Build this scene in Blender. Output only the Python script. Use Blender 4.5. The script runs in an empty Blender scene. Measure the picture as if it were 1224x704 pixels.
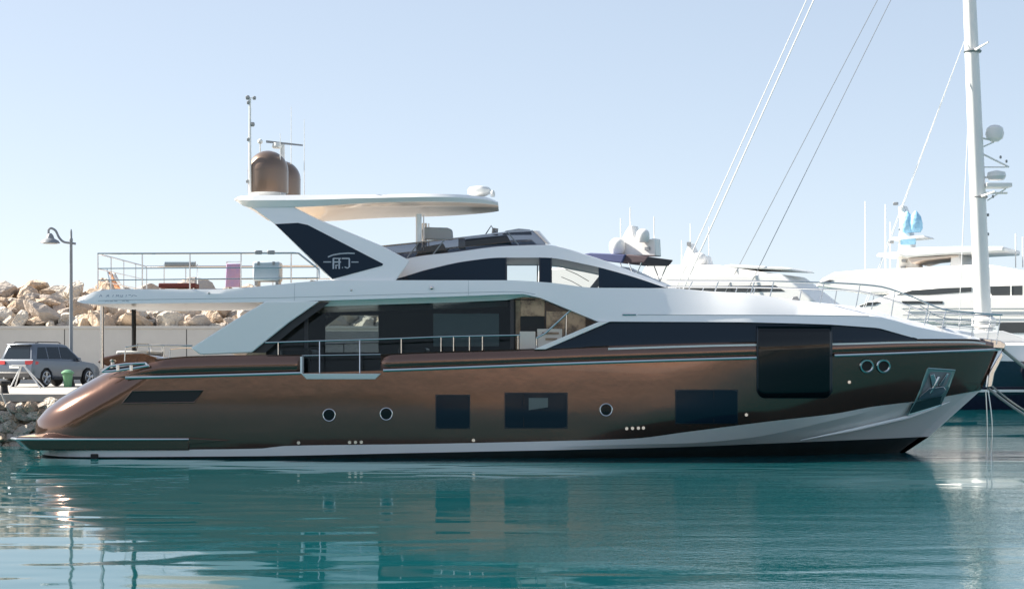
import bpy, math, random
import numpy as np
from mathutils import Vector, noise
random.seed(7)
sc = bpy.context.scene
COL = sc.collection

# ------------------------------------------------------------------ camera
F = 1945.0            # focal length in pixels of the 1224 px wide photograph
HOR = 435.0           # row of the horizon
HC = 2.56             # eye height above the water
cam_d = bpy.data.cameras.new('camera')
cam = bpy.data.objects.new('camera', cam_d)
COL.objects.link(cam)
cam.location = (0, 0, HC)
cam.rotation_euler = (math.radians(90), 0, 0)
cam_d.sensor_width = 36.0
cam_d.lens = 36.0 * F / 1224.0
cam_d.shift_y = (HOR - 352.0) / 1224.0
cam_d.clip_end = 6000
sc.camera = cam

# ------------------------------------------------------------------ light
SUN_EL, SUN_AZ = math.radians(36), math.radians(-74)      # azimuth from +Y, positive to +X
w = bpy.data.worlds.new('World'); sc.world = w; w.use_nodes = True
nt = w.node_tree
sky = nt.nodes.new('ShaderNodeTexSky'); sky.sky_type = 'NISHITA'; sky.sun_disc = False
sky.sun_elevation = SUN_EL; sky.sun_rotation = SUN_AZ
sky.altitude = 0; sky.air_density = 0.6; sky.dust_density = 0.6; sky.ozone_density = 1.5
bg = nt.nodes['Background']; bg.inputs['Strength'].default_value = 0.10
hs = nt.nodes.new('ShaderNodeHueSaturation'); hs.inputs['Saturation'].default_value = 1.08; hs.inputs['Value'].default_value = 1.75
gm = nt.nodes.new('ShaderNodeGamma'); gm.inputs[1].default_value = 0.40
nt.links.new(sky.outputs[0], gm.inputs[0]); nt.links.new(gm.outputs[0], hs.inputs['Color']); nt.links.new(hs.outputs[0], bg.inputs['Color'])
sd = bpy.data.lights.new('sun', 'SUN'); so = bpy.data.objects.new('sun', sd); COL.objects.link(so)
sd.energy = 4.8; sd.angle = math.radians(0.5); sd.color = (1.0, 0.93, 0.82)
tosun = Vector((math.sin(SUN_AZ) * math.cos(SUN_EL), math.cos(SUN_AZ) * math.cos(SUN_EL), math.sin(SUN_EL)))
so.rotation_euler = tosun.to_track_quat('Z', 'Y').to_euler()
so.location = (-40, 60, 60)
sc.view_settings.view_transform = 'Standard'
sc.view_settings.look = 'None'
sc.view_settings.gamma = 1
sc.view_settings.use_curve_mapping = False
sc.view_settings.exposure = 1.53
sc.render.engine = 'CYCLES'
try:
    sc.cycles.max_bounces = 10; sc.cycles.transparent_max_bounces = 24
    sc.cycles.sample_clamp_indirect = 6
    sc.cycles.caustics_reflective = False; sc.cycles.caustics_refractive = False
except Exception:
    pass

# ------------------------------------------------------------------ materials
def mat(name, col, rough=0.5, metal=0.0, coat=0.0, ior=1.5, spec=0.5, var=None, bump=None, coatrough=0.03):
    """var = (scale, amount, second colour); bump = (scale, strength, distance)"""
    m = bpy.data.materials.new(name); m.use_nodes = True
    n = m.node_tree; p = n.nodes['Principled BSDF']
    p.inputs['Base Color'].default_value = (*col, 1)
    p.inputs['Roughness'].default_value = rough
    p.inputs['Metallic'].default_value = metal
    p.inputs['Coat Weight'].default_value = coat
    p.inputs['Coat Roughness'].default_value = coatrough
    p.inputs['IOR'].default_value = ior
    p.inputs['Specular IOR Level'].default_value = spec
    tc = n.nodes.new('ShaderNodeTexCoord')
    if var:
        t = n.nodes.new('ShaderNodeTexNoise'); t.inputs['Scale'].default_value = var[0]
        t.inputs['Detail'].default_value = 6; t.inputs['Roughness'].default_value = 0.62
        n.links.new(tc.outputs['Object'], t.inputs['Vector'])
        r = n.nodes.new('ShaderNodeMapRange')
        r.inputs[1].default_value = 0.5 - var[1]; r.inputs[2].default_value = 0.5 + var[1]
        n.links.new(t.outputs[0], r.inputs[0])
        x = n.nodes.new('ShaderNodeMix'); x.data_type = 'RGBA'
        x.inputs[6].default_value = (*col, 1); x.inputs[7].default_value = (*var[2], 1)
        n.links.new(r.outputs[0], x.inputs[0]); n.links.new(x.outputs[2], p.inputs['Base Color'])
    if bump:
        t2 = n.nodes.new('ShaderNodeTexNoise'); t2.inputs['Scale'].default_value = bump[0]
        t2.inputs['Detail'].default_value = 5
        n.links.new(tc.outputs['Object'], t2.inputs['Vector'])
        b = n.nodes.new('ShaderNodeBump'); b.inputs['Strength'].default_value = bump[1]
        b.inputs['Distance'].default_value = bump[2]
        n.links.new(t2.outputs[0], b.inputs['Height']); n.links.new(b.outputs[0], p.inputs['Normal'])
    return m

def glass(name, tint, ior=1.5, minref=0.0):
    m = bpy.data.materials.new(name); m.use_nodes = True
    n = m.node_tree; n.nodes.clear()
    o = n.nodes.new('ShaderNodeOutputMaterial'); mx = n.nodes.new('ShaderNodeMixShader')
    tr = n.nodes.new('ShaderNodeBsdfTransparent'); tr.inputs[0].default_value = (*tint, 1)
    gl = n.nodes.new('ShaderNodeBsdfGlossy'); gl.inputs['Roughness'].default_value = 0.01
    fr = n.nodes.new('ShaderNodeFresnel'); fr.inputs[0].default_value = ior
    n.links.new(fr.outputs[0], mx.inputs[0]); n.links.new(tr.outputs[0], mx.inputs[1])
    n.links.new(gl.outputs[0], mx.inputs[2]); n.links.new(mx.outputs[0], o.inputs[0])
    return m

M = {}
M['white'] = mat('white_gelcoat', (0.86, 0.86, 0.86), 0.28, coat=0.5, var=(0.6, 0.35, (0.83, 0.835, 0.835)))
M['white_matt'] = mat('white_paint', (0.78, 0.78, 0.76), 0.5, var=(3, 0.4, (0.70, 0.70, 0.68)))
M['cream'] = mat('cream_paint', (0.72, 0.66, 0.58), 0.5)
M['bronze'] = mat('bronze_hull_paint', (0.180, 0.098, 0.072), 0.13, metal=0.82, coat=0.5, coatrough=0.02,
                  var=(0.45, 0.3, (0.155, 0.087, 0.065)), bump=(0.9, 0.16, 0.06))
M['bronze_dome'] = mat('bronze_dome_paint', (0.17, 0.115, 0.085), 0.34, metal=0.6, coat=0.6)
M['navy_glass'] = mat('navy_glass', (0.005, 0.016, 0.030), 0.04, ior=1.36)
M['black_glass'] = mat('black_glass', (0.003, 0.005, 0.007), 0.05, ior=1.4)
M['saloon_glass'] = glass('saloon_glass', (0.62, 0.68, 0.68), 1.32)
M['clear_glass'] = glass('clear_glass', (0.93, 0.95, 0.95))
M['dark_glass'] = glass('smoked_glass', (0.45, 0.47, 0.52))
M['antifoul'] = mat('antifouling', (0.026, 0.040, 0.045), 0.45, var=(2, 0.3, (0.02, 0.024, 0.022)))
M['steel'] = mat('stainless_steel', (0.62, 0.62, 0.62), 0.18, metal=1.0)
M['steel_rub'] = mat('rubbing_steel', (0.62, 0.62, 0.62), 0.28, metal=1.0)
M['grey_metal'] = mat('grey_metal', (0.30, 0.31, 0.32), 0.4, metal=0.7)
M['dark'] = mat('dark_interior', (0.012, 0.013, 0.015), 0.6)
M['navy_dark'] = mat('navy_trim', (0.010, 0.018, 0.030), 0.35)
M['black'] = mat('black_rubber', (0.015, 0.015, 0.016), 0.7)
M['teak'] = mat('teak_deck', (0.52, 0.40, 0.29), 0.6, var=(5, 0.3, (0.45, 0.33, 0.23)))
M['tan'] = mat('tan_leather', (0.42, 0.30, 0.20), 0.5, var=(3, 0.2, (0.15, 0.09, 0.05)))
M['tan_reflection'] = mat('painted_tan_reflection', (0.40, 0.27, 0.17), 0.25, coat=0.6, var=(2.6, 0.10, (0.012, 0.010, 0.010)))  # mirrored rocks painted as tan and dark noise
M['logo'] = mat('silver_lettering', (0.40, 0.43, 0.48), 0.4)
M['letter'] = mat('grey_lettering', (0.28, 0.33, 0.40), 0.5)
M['cushion_blue'] = mat('blue_cushion', (0.26, 0.33, 0.38), 0.8)
M['cushion_red'] = mat('wine_cushion', (0.10, 0.03, 0.03), 0.85)
M['lilac'] = mat('lilac_fabric', (0.32, 0.26, 0.48), 0.8, var=(6, 0.2, (0.45, 0.30, 0.42)))
M['grey_box'] = mat('grey_cover', (0.42, 0.45, 0.47), 0.6)
M['pale_box'] = mat('pale_blue_case', (0.52, 0.60, 0.66), 0.5)
M['orange'] = mat('orange_flag', (0.75, 0.36, 0.20), 0.8)
M['rope'] = mat('rope', (0.55, 0.53, 0.50), 0.9, var=(30, 0.2, (0.35, 0.33, 0.30)))
M['concrete'] = mat('concrete', (0.60, 0.58, 0.54), 0.9, var=(0.35, 0.2, (0.50, 0.48, 0.45)), bump=(6, 0.3, 0.03))
M['quay_top'] = mat('quay_paving', (0.40, 0.38, 0.35), 0.9, var=(0.5, 0.25, (0.30, 0.28, 0.26)), bump=(8, 0.3, 0.02))
M['quay_stone'] = mat('quay_masonry', (0.72, 0.58, 0.43), 0.95, var=(0.9, 0.16, (0.42, 0.33, 0.24)), bump=(2.2, 1.0, 0.25))
M['rock_a'] = mat('tan_rock', (0.60, 0.48, 0.37), 0.95, var=(0.9, 0.2, (0.42, 0.31, 0.22)), bump=(3, 1.0, 0.25))
M['rock_b'] = mat('pale_rock', (0.68, 0.62, 0.54), 0.95, var=(0.9, 0.2, (0.50, 0.42, 0.34)), bump=(3, 1.0, 0.25))
M['rock_c'] = mat('grey_rock', (0.50, 0.45, 0.40), 0.95, var=(0.6, 0.25, (0.40, 0.32, 0.26)), bump=(3, 0.8, 0.15))
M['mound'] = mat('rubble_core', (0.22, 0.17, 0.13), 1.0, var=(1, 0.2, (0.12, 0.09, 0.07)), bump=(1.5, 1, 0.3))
M['lamp'] = mat('grey_lamp_paint', (0.22, 0.24, 0.26), 0.45)
M['lamp_white'] = mat('lamp_inner', (0.7, 0.7, 0.68), 0.5)
M['green'] = mat('green_plastic', (0.13, 0.30, 0.16), 0.55, var=(8, 0.3, (0.09, 0.23, 0.12)))
M['car'] = mat('silver_blue_car_paint', (0.115, 0.135, 0.165), 0.28, metal=0.6, coat=0.8)
M['car_dark'] = mat('dark_plastic_trim', (0.03, 0.03, 0.033), 0.6)
M['car_glass'] = mat('car_glass', (0.01, 0.018, 0.026), 0.05)
M['tail'] = mat('red_tail_lamp', (0.45, 0.015, 0.02), 0.2, coat=0.6)
M['rim'] = mat('alloy_rim', (0.55, 0.55, 0.55), 0.3, metal=0.8)
M['boat_white'] = mat('boat_gelcoat', (0.82, 0.81, 0.79), 0.35, var=(0.5, 0.3, (0.77, 0.76, 0.74)))
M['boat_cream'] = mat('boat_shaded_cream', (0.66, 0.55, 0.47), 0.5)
M['navy_hull'] = mat('navy_hull_paint', (0.010, 0.016, 0.040), 0.15, coat=0.8)
M['navy_cloth'] = mat('navy_canvas', (0.07, 0.085, 0.19), 0.85)
M['brown_cloth'] = mat('brown_canvas', (0.085, 0.06, 0.07), 0.85)
M['blue_cover'] = mat('sky_blue_cover', (0.38, 0.64, 0.82), 0.7, var=(3, 0.2, (0.26, 0.54, 0.76)), bump=(2.5, 0.8, 0.15))
M['green_steel'] = mat('patinated_steel', (0.30, 0.46, 0.46), 0.28, metal=0.7)
M['win'] = mat('boat_window', (0.05, 0.055, 0.06), 0.12)
M['stone_wall'] = mat('sandstone_wall', (0.50, 0.38, 0.27), 0.9, var=(0.3, 0.2, (0.36, 0.26, 0.18)))
M['buoy_grey'] = mat('grey_fender_vinyl', (0.40, 0.38, 0.45), 0.5)

# ------------------------------------------------------------------ mesh builder
class MB:
    def __init__(s): s.v = []; s.f = []
    def add(s, vs, fs):
        k = len(s.v); s.v += [tuple(v) for v in vs]; s.f += [tuple(k + i for i in f) for f in fs]; return s
    def box(s, x0, x1, y0, y1, z0, z1):
        return s.add([(x0,y0,z0),(x1,y0,z0),(x1,y1,z0),(x0,y1,z0),(x0,y0,z1),(x1,y0,z1),(x1,y1,z1),(x0,y1,z1)],
                     [(0,3,2,1),(4,5,6,7),(0,1,5,4),(1,2,6,5),(2,3,7,6),(3,0,4,7)])
    def prism(s, poly, y0, y1):
        n = len(poly); a = [(x, y0, z) for x, z in poly]; b = [(x, y1, z) for x, z in poly]
        return s.add(a + b, [tuple(range(n)), tuple(range(2*n-1, n-1, -1))] +
                     [(i, i + n, (i+1) % n + n, (i+1) % n) for i in range(n)])
    def solid(s, a, b):
        n = len(a)
        return s.add(list(a) + list(b), [tuple(range(n)), tuple(range(2*n-1, n-1, -1))] +
                     [(i, i + n, (i+1) % n + n, (i+1) % n) for i in range(n)])
    def tube(s, pts, r, n=8, cap=True):
        pts = [Vector(p) for p in pts]; rs = r if isinstance(r, (list, tuple)) else [r] * len(pts)
        rings = []
        up = None
        for i, p in enumerate(pts):
            t = (pts[min(i+1, len(pts)-1)] - pts[max(i-1, 0)])
            t = t.normalized() if t.length > 1e-9 else Vector((0, 0, 1))
            if up is None:
                up = Vector((0, 0, 1)) if abs(t.z) < 0.9 else Vector((1, 0, 0))
            u = t.cross(up); u.normalize(); v = u.cross(t); v.normalize(); up = v
            rings.append([p + (u * math.cos(2*math.pi*k/n) + v * math.sin(2*math.pi*k/n)) * rs[i] for k in range(n)])
        vs = [q for rg in rings for q in rg]; fs = []
        for i in range(len(pts)-1):
            for k in range(n):
                fs.append((i*n+k, i*n+(k+1) % n, (i+1)*n+(k+1) % n, (i+1)*n+k))
        if cap:
            fs.append(tuple(range(n-1, -1, -1))); fs.append(tuple((len(pts)-1)*n+k for k in range(n)))
        return s.add(vs, fs)
    def lathe(s, prof, c=(0, 0, 0), n=24, axis='z'):
        vs = []; fs = []
        for r, h in prof:
            for k in range(n):
                a = 2*math.pi*k/n
                if axis == 'z': vs.append((c[0]+r*math.cos(a), c[1]+r*math.sin(a), c[2]+h))
                elif axis == 'y': vs.append((c[0]+r*math.cos(a), c[1]+h, c[2]-r*math.sin(a)))
                else: vs.append((c[0]+h, c[1]+r*math.cos(a), c[2]+r*math.sin(a)))
        for i in range(len(prof)-1):
            for k in range(n):
                fs.append((i*n+k, i*n+(k+1) % n, (i+1)*n+(k+1) % n, (i+1)*n+k))
        fs.append(tuple(range(n-1, -1, -1))); fs.append(tuple((len(prof)-1)*n+k for k in range(n)))
        return s.add(vs, fs)
    def sphere(s, c, r, n=16, sz=1.0):
        return s.lathe([(max(1e-3, r*math.sin(math.pi*i/10)), -r*sz*math.cos(math.pi*i/10)) for i in range(11)], c, n)
    def grid(s, rows, flip=False):
        n = len(rows[0]); vs = [p for r in rows for p in r]; fs = []
        for i in range(len(rows)-1):
            for k in range(n-1):
                q = (i*n+k, i*n+k+1, (i+1)*n+k+1, (i+1)*n+k)
                fs.append(q[::-1] if flip else q)
        return s.add(vs, fs)
    def build(s, name, m, parent=None, smooth=False, bevel=0, solid=0, offset=-1, angle=35, merge=False, seg=2):
        me = bpy.data.meshes.new(name); me.from_pydata(s.v, [], s.f); me.update()
        import bmesh
        bm = bmesh.new(); bm.from_mesh(me)
        if merge: bmesh.ops.remove_doubles(bm, verts=bm.verts, dist=1e-4)
        bmesh.ops.recalc_face_normals(bm, faces=bm.faces)
        bm.to_mesh(me); bm.free()
        me.materials.append(m)
        o = bpy.data.objects.new(name, me); COL.objects.link(o)
        if parent is not None: o.parent = parent
        if smooth:
            me.polygons.foreach_set('use_smooth', [True]*len(me.polygons))
            try: me.set_sharp_from_angle(angle=math.radians(angle))
            except Exception: pass
        if solid:
            md = o.modifiers.new('solid', 'SOLIDIFY'); md.thickness = solid; md.offset = offset
        if bevel:
            md = o.modifiers.new('bevel', 'BEVEL'); md.width = bevel; md.segments = seg
            md.limit_method = 'ANGLE'; md.angle_limit = math.radians(30); md.harden_normals = False
            me.polygons.foreach_set('use_smooth', [True]*len(me.polygons))
            try: me.set_sharp_from_angle(angle=math.radians(50))
            except Exception: pass
        return o

def tag(o, label=None, cat=None, group=None, kind=None):
    if label: o['label'] = label
    if cat: o['category'] = cat
    if group: o['group'] = group
    if kind: o['kind'] = kind
    return o
def empty(name, loc=(0, 0, 0), rz=0, **k):
    o = bpy.data.objects.new(name, None); COL.objects.link(o)
    o.empty_display_size = 0.3; o.location = loc; o.rotation_euler = (0, 0, rz)
    return tag(o, **k)
def copy_tree(o, parent=None):
    c = o.copy(); COL.objects.link(c)
    if parent is not None: c.parent = parent
    for ch in list(o.children): copy_tree(ch, c)
    return c

# a photograph point at a given distance -> place
def P(px, py, Y): return Vector(((px-612)/F*Y, Y, HC-(py-HOR)/F*Y))

def pchip(pts):
    xs_ = np.array([p[0] for p in pts], float); ys = np.array([p[1] for p in pts], float)
    o = np.argsort(xs_); xs_ = xs_[o]; ys = ys[o]
    h = np.diff(xs_); d = np.diff(ys)/h; m = np.zeros(len(xs_))
    m[0] = d[0]; m[-1] = d[-1]
    for i in range(1, len(xs_)-1):
        m[i] = 0 if d[i-1]*d[i] <= 0 else 3*(h[i-1]+h[i])/((2*h[i]+h[i-1])/d[i-1]+(h[i]+2*h[i-1])/d[i])
    def f(x):
        if x <= xs_[0]: return float(ys[0] + m[0]*(x-xs_[0])*0.0)
        if x >= xs_[-1]: return float(ys[-1])
        i = int(np.searchsorted(xs_, x)-1); t = (x-xs_[i])/h[i]
        return float((2*t**3-3*t*t+1)*ys[i]+(t**3-2*t*t+t)*h[i]*m[i]+(-2*t**3+3*t*t)*ys[i+1]+(t**3-t*t)*h[i]*m[i+1])
    return f
def lin(pts):
    X = [p[0] for p in pts]; Z = [p[1] for p in pts]
    return lambda x: float(np.interp(x, X, Z))
def frange(a, b, n): return [a+(b-a)*i/(n-1) for i in range(n)]

# ================================================================== SETTING
def vnoise(x, y, z=0): return noise.noise(Vector((x, y, z)))

# --- water
wm = bpy.data.materials.new('sea_water'); wm.use_nodes = True
n = wm.node_tree; p = n.nodes['Principled BSDF']
p.inputs['Base Color'].default_value = (0.0018, 0.064, 0.075, 1)
p.inputs['Roughness'].default_value = 0.03; p.inputs['IOR'].default_value = 1.333
tc = n.nodes.new('ShaderNodeTexCoord')
def wave_layer(sx, sy, scale, detail, rough=0.5, dist=0.0):
    mp = n.nodes.new('ShaderNodeMapping'); mp.inputs['Scale'].default_value = (sx, sy, 1)
    t = n.nodes.new('ShaderNodeTexNoise'); t.inputs['Scale'].default_value = scale
    t.inputs['Detail'].default_value = detail; t.inputs['Roughness'].default_value = rough
    t.inputs['Distortion'].default_value = dist
    n.links.new(tc.outputs['Object'], mp.inputs[0]); n.links.new(mp.outputs[0], t.inputs['Vector'])
    return t.outputs[0]
def math_node(op, a, b):
    m_ = n.nodes.new('ShaderNodeMath'); m_.operation = op
    for i, q in enumerate((a, b)):
        if isinstance(q, (int, float)): m_.inputs[i].default_value = q
        else: n.links.new(q, m_.inputs[i])
    return m_.outputs[0]
big = wave_layer(0.42, 1.0, 0.95, 1, 0.4, 0.4)
mid = wave_layer(0.45, 1.0, 2.2, 3, 0.55, 0.3)
fine = wave_layer(0.6, 1.0, 11.0, 3)
mask0 = wave_layer(0.5, 1.0, 0.11, 2)
mr = n.nodes.new('ShaderNodeMapRange'); mr.inputs[1].default_value = 0.50; mr.inputs[2].default_value = 0.62; mr.inputs[3].default_value = 0.03
sx_ = n.nodes.new('ShaderNodeSeparateXYZ'); n.links.new(tc.outputs['Object'], sx_.inputs[0])
gx = n.nodes.new('ShaderNodeMapRange'); gx.inputs[1].default_value = -7; gx.inputs[2].default_value = 3; gx.inputs[3].default_value = -0.12; gx.inputs[4].default_value = 0.11
n.links.new(sx_.outputs[0], gx.inputs[0])
n.links.new(math_node('ADD', mask0, gx.outputs[0]), mr.inputs[0])
h = math_node('ADD', math_node('MULTIPLY', big, 0.0200), math_node('MULTIPLY', math_node('MULTIPLY', mid, mr.outputs[0]), 0.0060))
h = math_node('ADD', h, math_node('MULTIPLY', math_node('MULTIPLY', fine, mr.outputs[0]), 0.0100))
bp = n.nodes.new('ShaderNodeBump'); bp.inputs['Strength'].default_value = 1.0; bp.inputs['Distance'].default_value = 1.0
n.links.new(h, bp.inputs['Height']); n.links.new(bp.outputs[0], p.inputs['Normal'])
b_ = MB(); b_.add([(-2500, -600, 0), (2500, -600, 0), (2500, 4500, 0), (-2500, 4500, 0)], [(0, 1, 2, 3)])
tag(b_.build('water', wm), kind='structure')

# --- quay behind the yacht, left
QZ = 1.61
def quay(x0, x1, y0, y1, z):
    b = MB()
    xs_ = frange(x0, x1, 160); rows = []
    for zz in (-1.5, -0.4, 0.1, 0.5, 0.9, z-0.28):
        rows.append([(x, y0 - 0.10 + 0.22*vnoise(x*0.9, zz*1.6, 3), zz) for x in xs_])
    rows.append([(x, y0+0.02, z-0.26) for x in xs_])
    b.grid(rows)
    b.add([(x1, y0, -1.5), (x1, y1, -1.5), (x1, y1, z-0.26), (x1, y0, z-0.26)], [(0, 1, 2, 3)])
    tag(b.build('quay', M['quay_stone'], smooth=True), kind='structure')
    b = MB(); b.box(x0, x1+0.05, y0-0.12, y1, z-0.26, z)
    tag(b.build('quay_paving', M['quay_top'], bevel=0.03), kind='structure')
quay(-90, -3.0, 51.6, 80.5, QZ)
# broken rubble along the quay's foot is part of the quay face
rub = MB()
def rock_mesh(rad, seed, sub=4, flat=0.8):
    import bmesh
    rg = random.Random(seed*13+1)
    bm = bmesh.new(); bmesh.ops.create_icosphere(bm, subdivisions=sub, radius=1.25)
    planes = []
    for k in range(15):
        nrm = Vector((rg.gauss(0, 1), rg.gauss(0, 1), rg.gauss(0, 1))).normalized(); planes.append((nrm, rg.uniform(0.62, 0.98)))
    for v in bm.verts:
        for nrm, d in planes:
            e = v.co.dot(nrm)-d
            if e > 0: v.co -= nrm*e
    for v in bm.verts:
        c = v.co
        v.co = c*(1+0.05*vnoise(c.x*2.5+seed*3, c.y*2.5, c.z*2.5)+0.03*vnoise(c.x*7+seed, c.y*7, c.z*7))*rad; v.co.z *= flat
    me = bpy.data.meshes.new('boulder'); bm.to_mesh(me); bm.free()
    return me
RM = []
for i in range(12):
    me = rock_mesh(1.0, i+1); me.materials.append(M[('rock_a', 'rock_b', 'rock_c')[i % 3]]); RM.append(me)

# --- breakwater wall
WY = 80.0
b = MB(); b.box(-90, -2.0, WY, WY+0.8, QZ-0.3, 4.29)
for k in range(30):
    pass
wall = b.build('harbour_wall', M['concrete'], bevel=0.04)
tag(wall, 'long pale grey concrete wall below the heap of boulders', 'wall')
b = MB()
for x in frange(-88, -4, 15): b.box(x-0.02, x+0.02, WY-0.004, WY+0.01, QZ, 4.27)
b.build('expansion_joint', M['car_dark'], wall)
b = MB(); b.box(-90, -1.9, WY-0.06, WY+0.9, 4.29, 4.42); b.build('coping', M['concrete'], wall, bevel=0.02)

# --- mound under the boulders
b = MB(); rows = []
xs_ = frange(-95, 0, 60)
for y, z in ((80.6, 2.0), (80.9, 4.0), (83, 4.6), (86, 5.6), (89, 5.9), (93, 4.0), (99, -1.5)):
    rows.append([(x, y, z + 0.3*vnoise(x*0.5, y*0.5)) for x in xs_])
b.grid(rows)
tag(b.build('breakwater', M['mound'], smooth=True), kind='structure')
rng = random.Random(3)
nrock = 0
for row, (y, z) in enumerate(((81.5, 4.45), (82.2, 4.75), (83.3, 5.1), (84.6, 5.5), (86.0, 5.85), (87.5, 6.2), (89.2, 6.3))):
    x = -29.5 + rng.random()
    while x < -5.5 and nrock < 296:
        s = rng.choice((0.30, 0.36, 0.42, 0.5, 0.6, 0.78)) * rng.uniform(0.9, 1.1)
        o = bpy.data.objects.new('boulder', RM[rng.randrange(12)]); COL.objects.link(o)
        o.location = (x, y + rng.uniform(-0.4, 0.4), z + rng.uniform(-0.25, 0.30))
        o.rotation_euler = (rng.uniform(-0.6, 0.6), rng.uniform(-0.6, 0.6), rng.uniform(0, 6.3))
        o.scale = (s*rng.uniform(0.85, 1.4), s*rng.uniform(0.8, 1.1), s*rng.uniform(0.75, 1.1))
        tag(o, 'rough pale tan boulder in the heap above the harbour wall', 'boulder', 'boulders heaped on the breakwater')
        x += s*1.40; nrock += 1

# ================================================================== THE MOTOR YACHT
YC = 47.2
yacht = empty('motor_yacht', (0, YC, 0), label='long bronze brown motor yacht with white superstructure and dark glass, moored in front', cat='yacht')
XS = lin([(-0.8, 10.2), (0.44, 12.08), (1.82, 13.62), (3.09, 14.17), (3.6, 14.3)])       # stem
AFT = pchip([(-0.8, -12.9), (0.0, -13.25), (0.55, -13.45), (0.90, -13.42), (1.5, -12.85), (2.05, -11.95), (2.4, -11.35), (2.8, -11.1)])
bmx = lin([(-0.8, 2.2), (0, 3.00), (0.5, 3.09), (1.3, 3.17), (2.5, 3.20), (3.4, 3.18)])
x0f = lin([(-0.8, -3), (0, 0), (1, 3.6), (2.7, 4.2), (3.4, 4.3)])
pf = lin([(-0.8, 1.6), (0, 1.7), (1, 2.0), (2.7, 2.3), (3.4, 2.4)])
def B(x, z):
    s = XS(z); a = x0f(z); b = bmx(z)
    if x > a:
        t = min(1.0, (x-a)/(s-a)); b *= max(0.0, 1-t**pf(z))**0.92
    if x < -5: b *= 1-0.045*((-5-x)/8.5)**2
    return b
def onhull(px, py, off=0.0, bf=B):
    b = 3.0
    for _ in range(6):
        Y = YC-b; x = (px-612)/F*Y; z = HC-(py-HOR)/F*Y; b = bf(x, z)+off
    return (x, -b, z)
def hcurve(pts, bf=B):
    q = [onhull(px, py, 0, bf) for px, py in pts]
    return pchip([(a[0], a[2]) for a in q])
ZW = hcurve([(32, 545), (72, 546), (300, 545), (500, 541), (720, 536.5), (823, 534), (900, 531), (1000, 527), (1108, 522)])
ZK = hcurve([(32, 542.5), (300, 541), (600, 535.5), (760, 531), (823, 529.5), (900, 522.5), (1000, 501), (1084, 482), (1150, 471), (1174, 467)])
ZT = hcurve([(32, 538), (310, 536), (340, 532.8), (500, 530.5), (700, 526), (755, 524.2), (823, 515.8), (920, 503.5), (1000, 494), (1040, 486.5), (1094, 479.5), (1176, 465.5)])
ZR = hcurve([(100, 452), (149, 451.5), (310, 447.3), (455, 442.8), (730, 432.8), (905, 427.6), (997, 425), (1100, 421.3), (1197, 417.5)])
ZB = hcurve([(120, 440), (150, 434.5), (172, 431), (230, 425.5), (310, 424), (455, 423), (500, 421), (620, 417.4), (720, 413.5), (900, 408.5), (996, 407.6), (1096, 405.3), (1160, 405.3), (1180, 407.5), (1196, 413)])
def XPX(px, b=3.2): return (px-612)/F*(YC-b)
WF = lambda x, z: min(B(x, z), max(0.02, B(x, ZB(x))-0.02-0.16*max(0, z-ZB(x)))) if z > ZB(x) else B(x, z)
BX0, BX1 = XPX(362), XPX(455)
inner = sorted(set([BX0, BX1] + [x for x in frange(-9.4, 9.6, 66) if abs(x-BX0) > 0.12 and abs(x-BX1) > 0.12]))
CR = 1.9
def row_points(zf, db=lambda x: 0.0, sternz=None):
    A = -12.8
    for _ in range(5): A = AFT(zf(A))
    S = 13.0
    for _ in range(8): S = XS(zf(S))
    r = CR
    near = []
    b0 = B(A+r, zf(A+r)) + db(A+r)
    near.append((A, 0.0, zf(A))); near.append((A, -(b0-r)*0.5, zf(A)))
    for k in range(9):
        t = math.pi/2*k/8
        x = A+r*(1-math.cos(t)); near.append((x, -(b0-r+r*math.sin(t)), zf(x)))
    side = frange(A+r, inner[0], 6)[1:-1] + inner + [inner[-1]+(S-inner[-1])*(1-(1-i/16)**1.6) for i in range(1, 17)]
    for x in side:
        z = zf(x); bb = max(0.0, B(x, z)+db(x)) if x < S-1e-6 else 0.0
        near.append((x, -bb, z))
    far = [(x, -y, z) for x, y, z in near[1:]][::-1]
    return far + near
NF = 2+9+4+len(inner)+16
def strip(zfs, dbs=None, skip=None):
    rows = [row_points(zf, (dbs[i] if dbs else (lambda x: 0.0))) for i, zf in enumerate(zfs)]
    b = MB(); n_ = len(rows[0])
    vs = [q for r in rows for q in r]; fs = []
    for i in range(len(rows)-1):
        for k in range(n_-1):
            if skip:
                xm = (rows[i][k][0]+rows[i][k+1][0])/2; 
                if skip(xm, rows[i][k][1]): continue
            fs.append((i*n_+k, (i+1)*n_+k, (i+1)*n_+k+1, i*n_+k+1))
    return b.add(vs, fs)
def mix(za, zb, t): return lambda x: za(x)+(zb(x)-za(x))*t
ramp = lambda x: min(1, max(0, (x-1.0)/7.0))
hull = strip([mix(ZT, ZR, t) for t in (0, .12, .25, .4, .55, .7, .85, 1)]).build('hull', M['bronze'], yacht, smooth=True, angle=60)
inb = lambda x, y: BX0 < x < BX1
strip([ZR, mix(ZR, ZB, .5), ZB], [lambda x: 0, lambda x: -0.015, lambda x: -0.04], skip=inb).build('bulwark', M['bronze'], yacht, smooth=True, solid=0.10, offset=-1, angle=60)
b1 = lambda x: -0.03*ramp(x)
b2 = lambda x: -0.20*ramp(x)
b2b = lambda x: -0.28*ramp(x)
strip([ZW, ZK, ZT], [b2, b1, lambda x: 0.0]).build('white_boot_band', M['white'], yacht, smooth=True, angle=8)
strip([lambda x: -0.7, lambda x: -0.15+0.1*ZW(x), ZW], [lambda x: -0.5, b2b, b2]).build('underwater_hull', M['antifoul'], yacht, smooth=True, angle=40)

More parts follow.
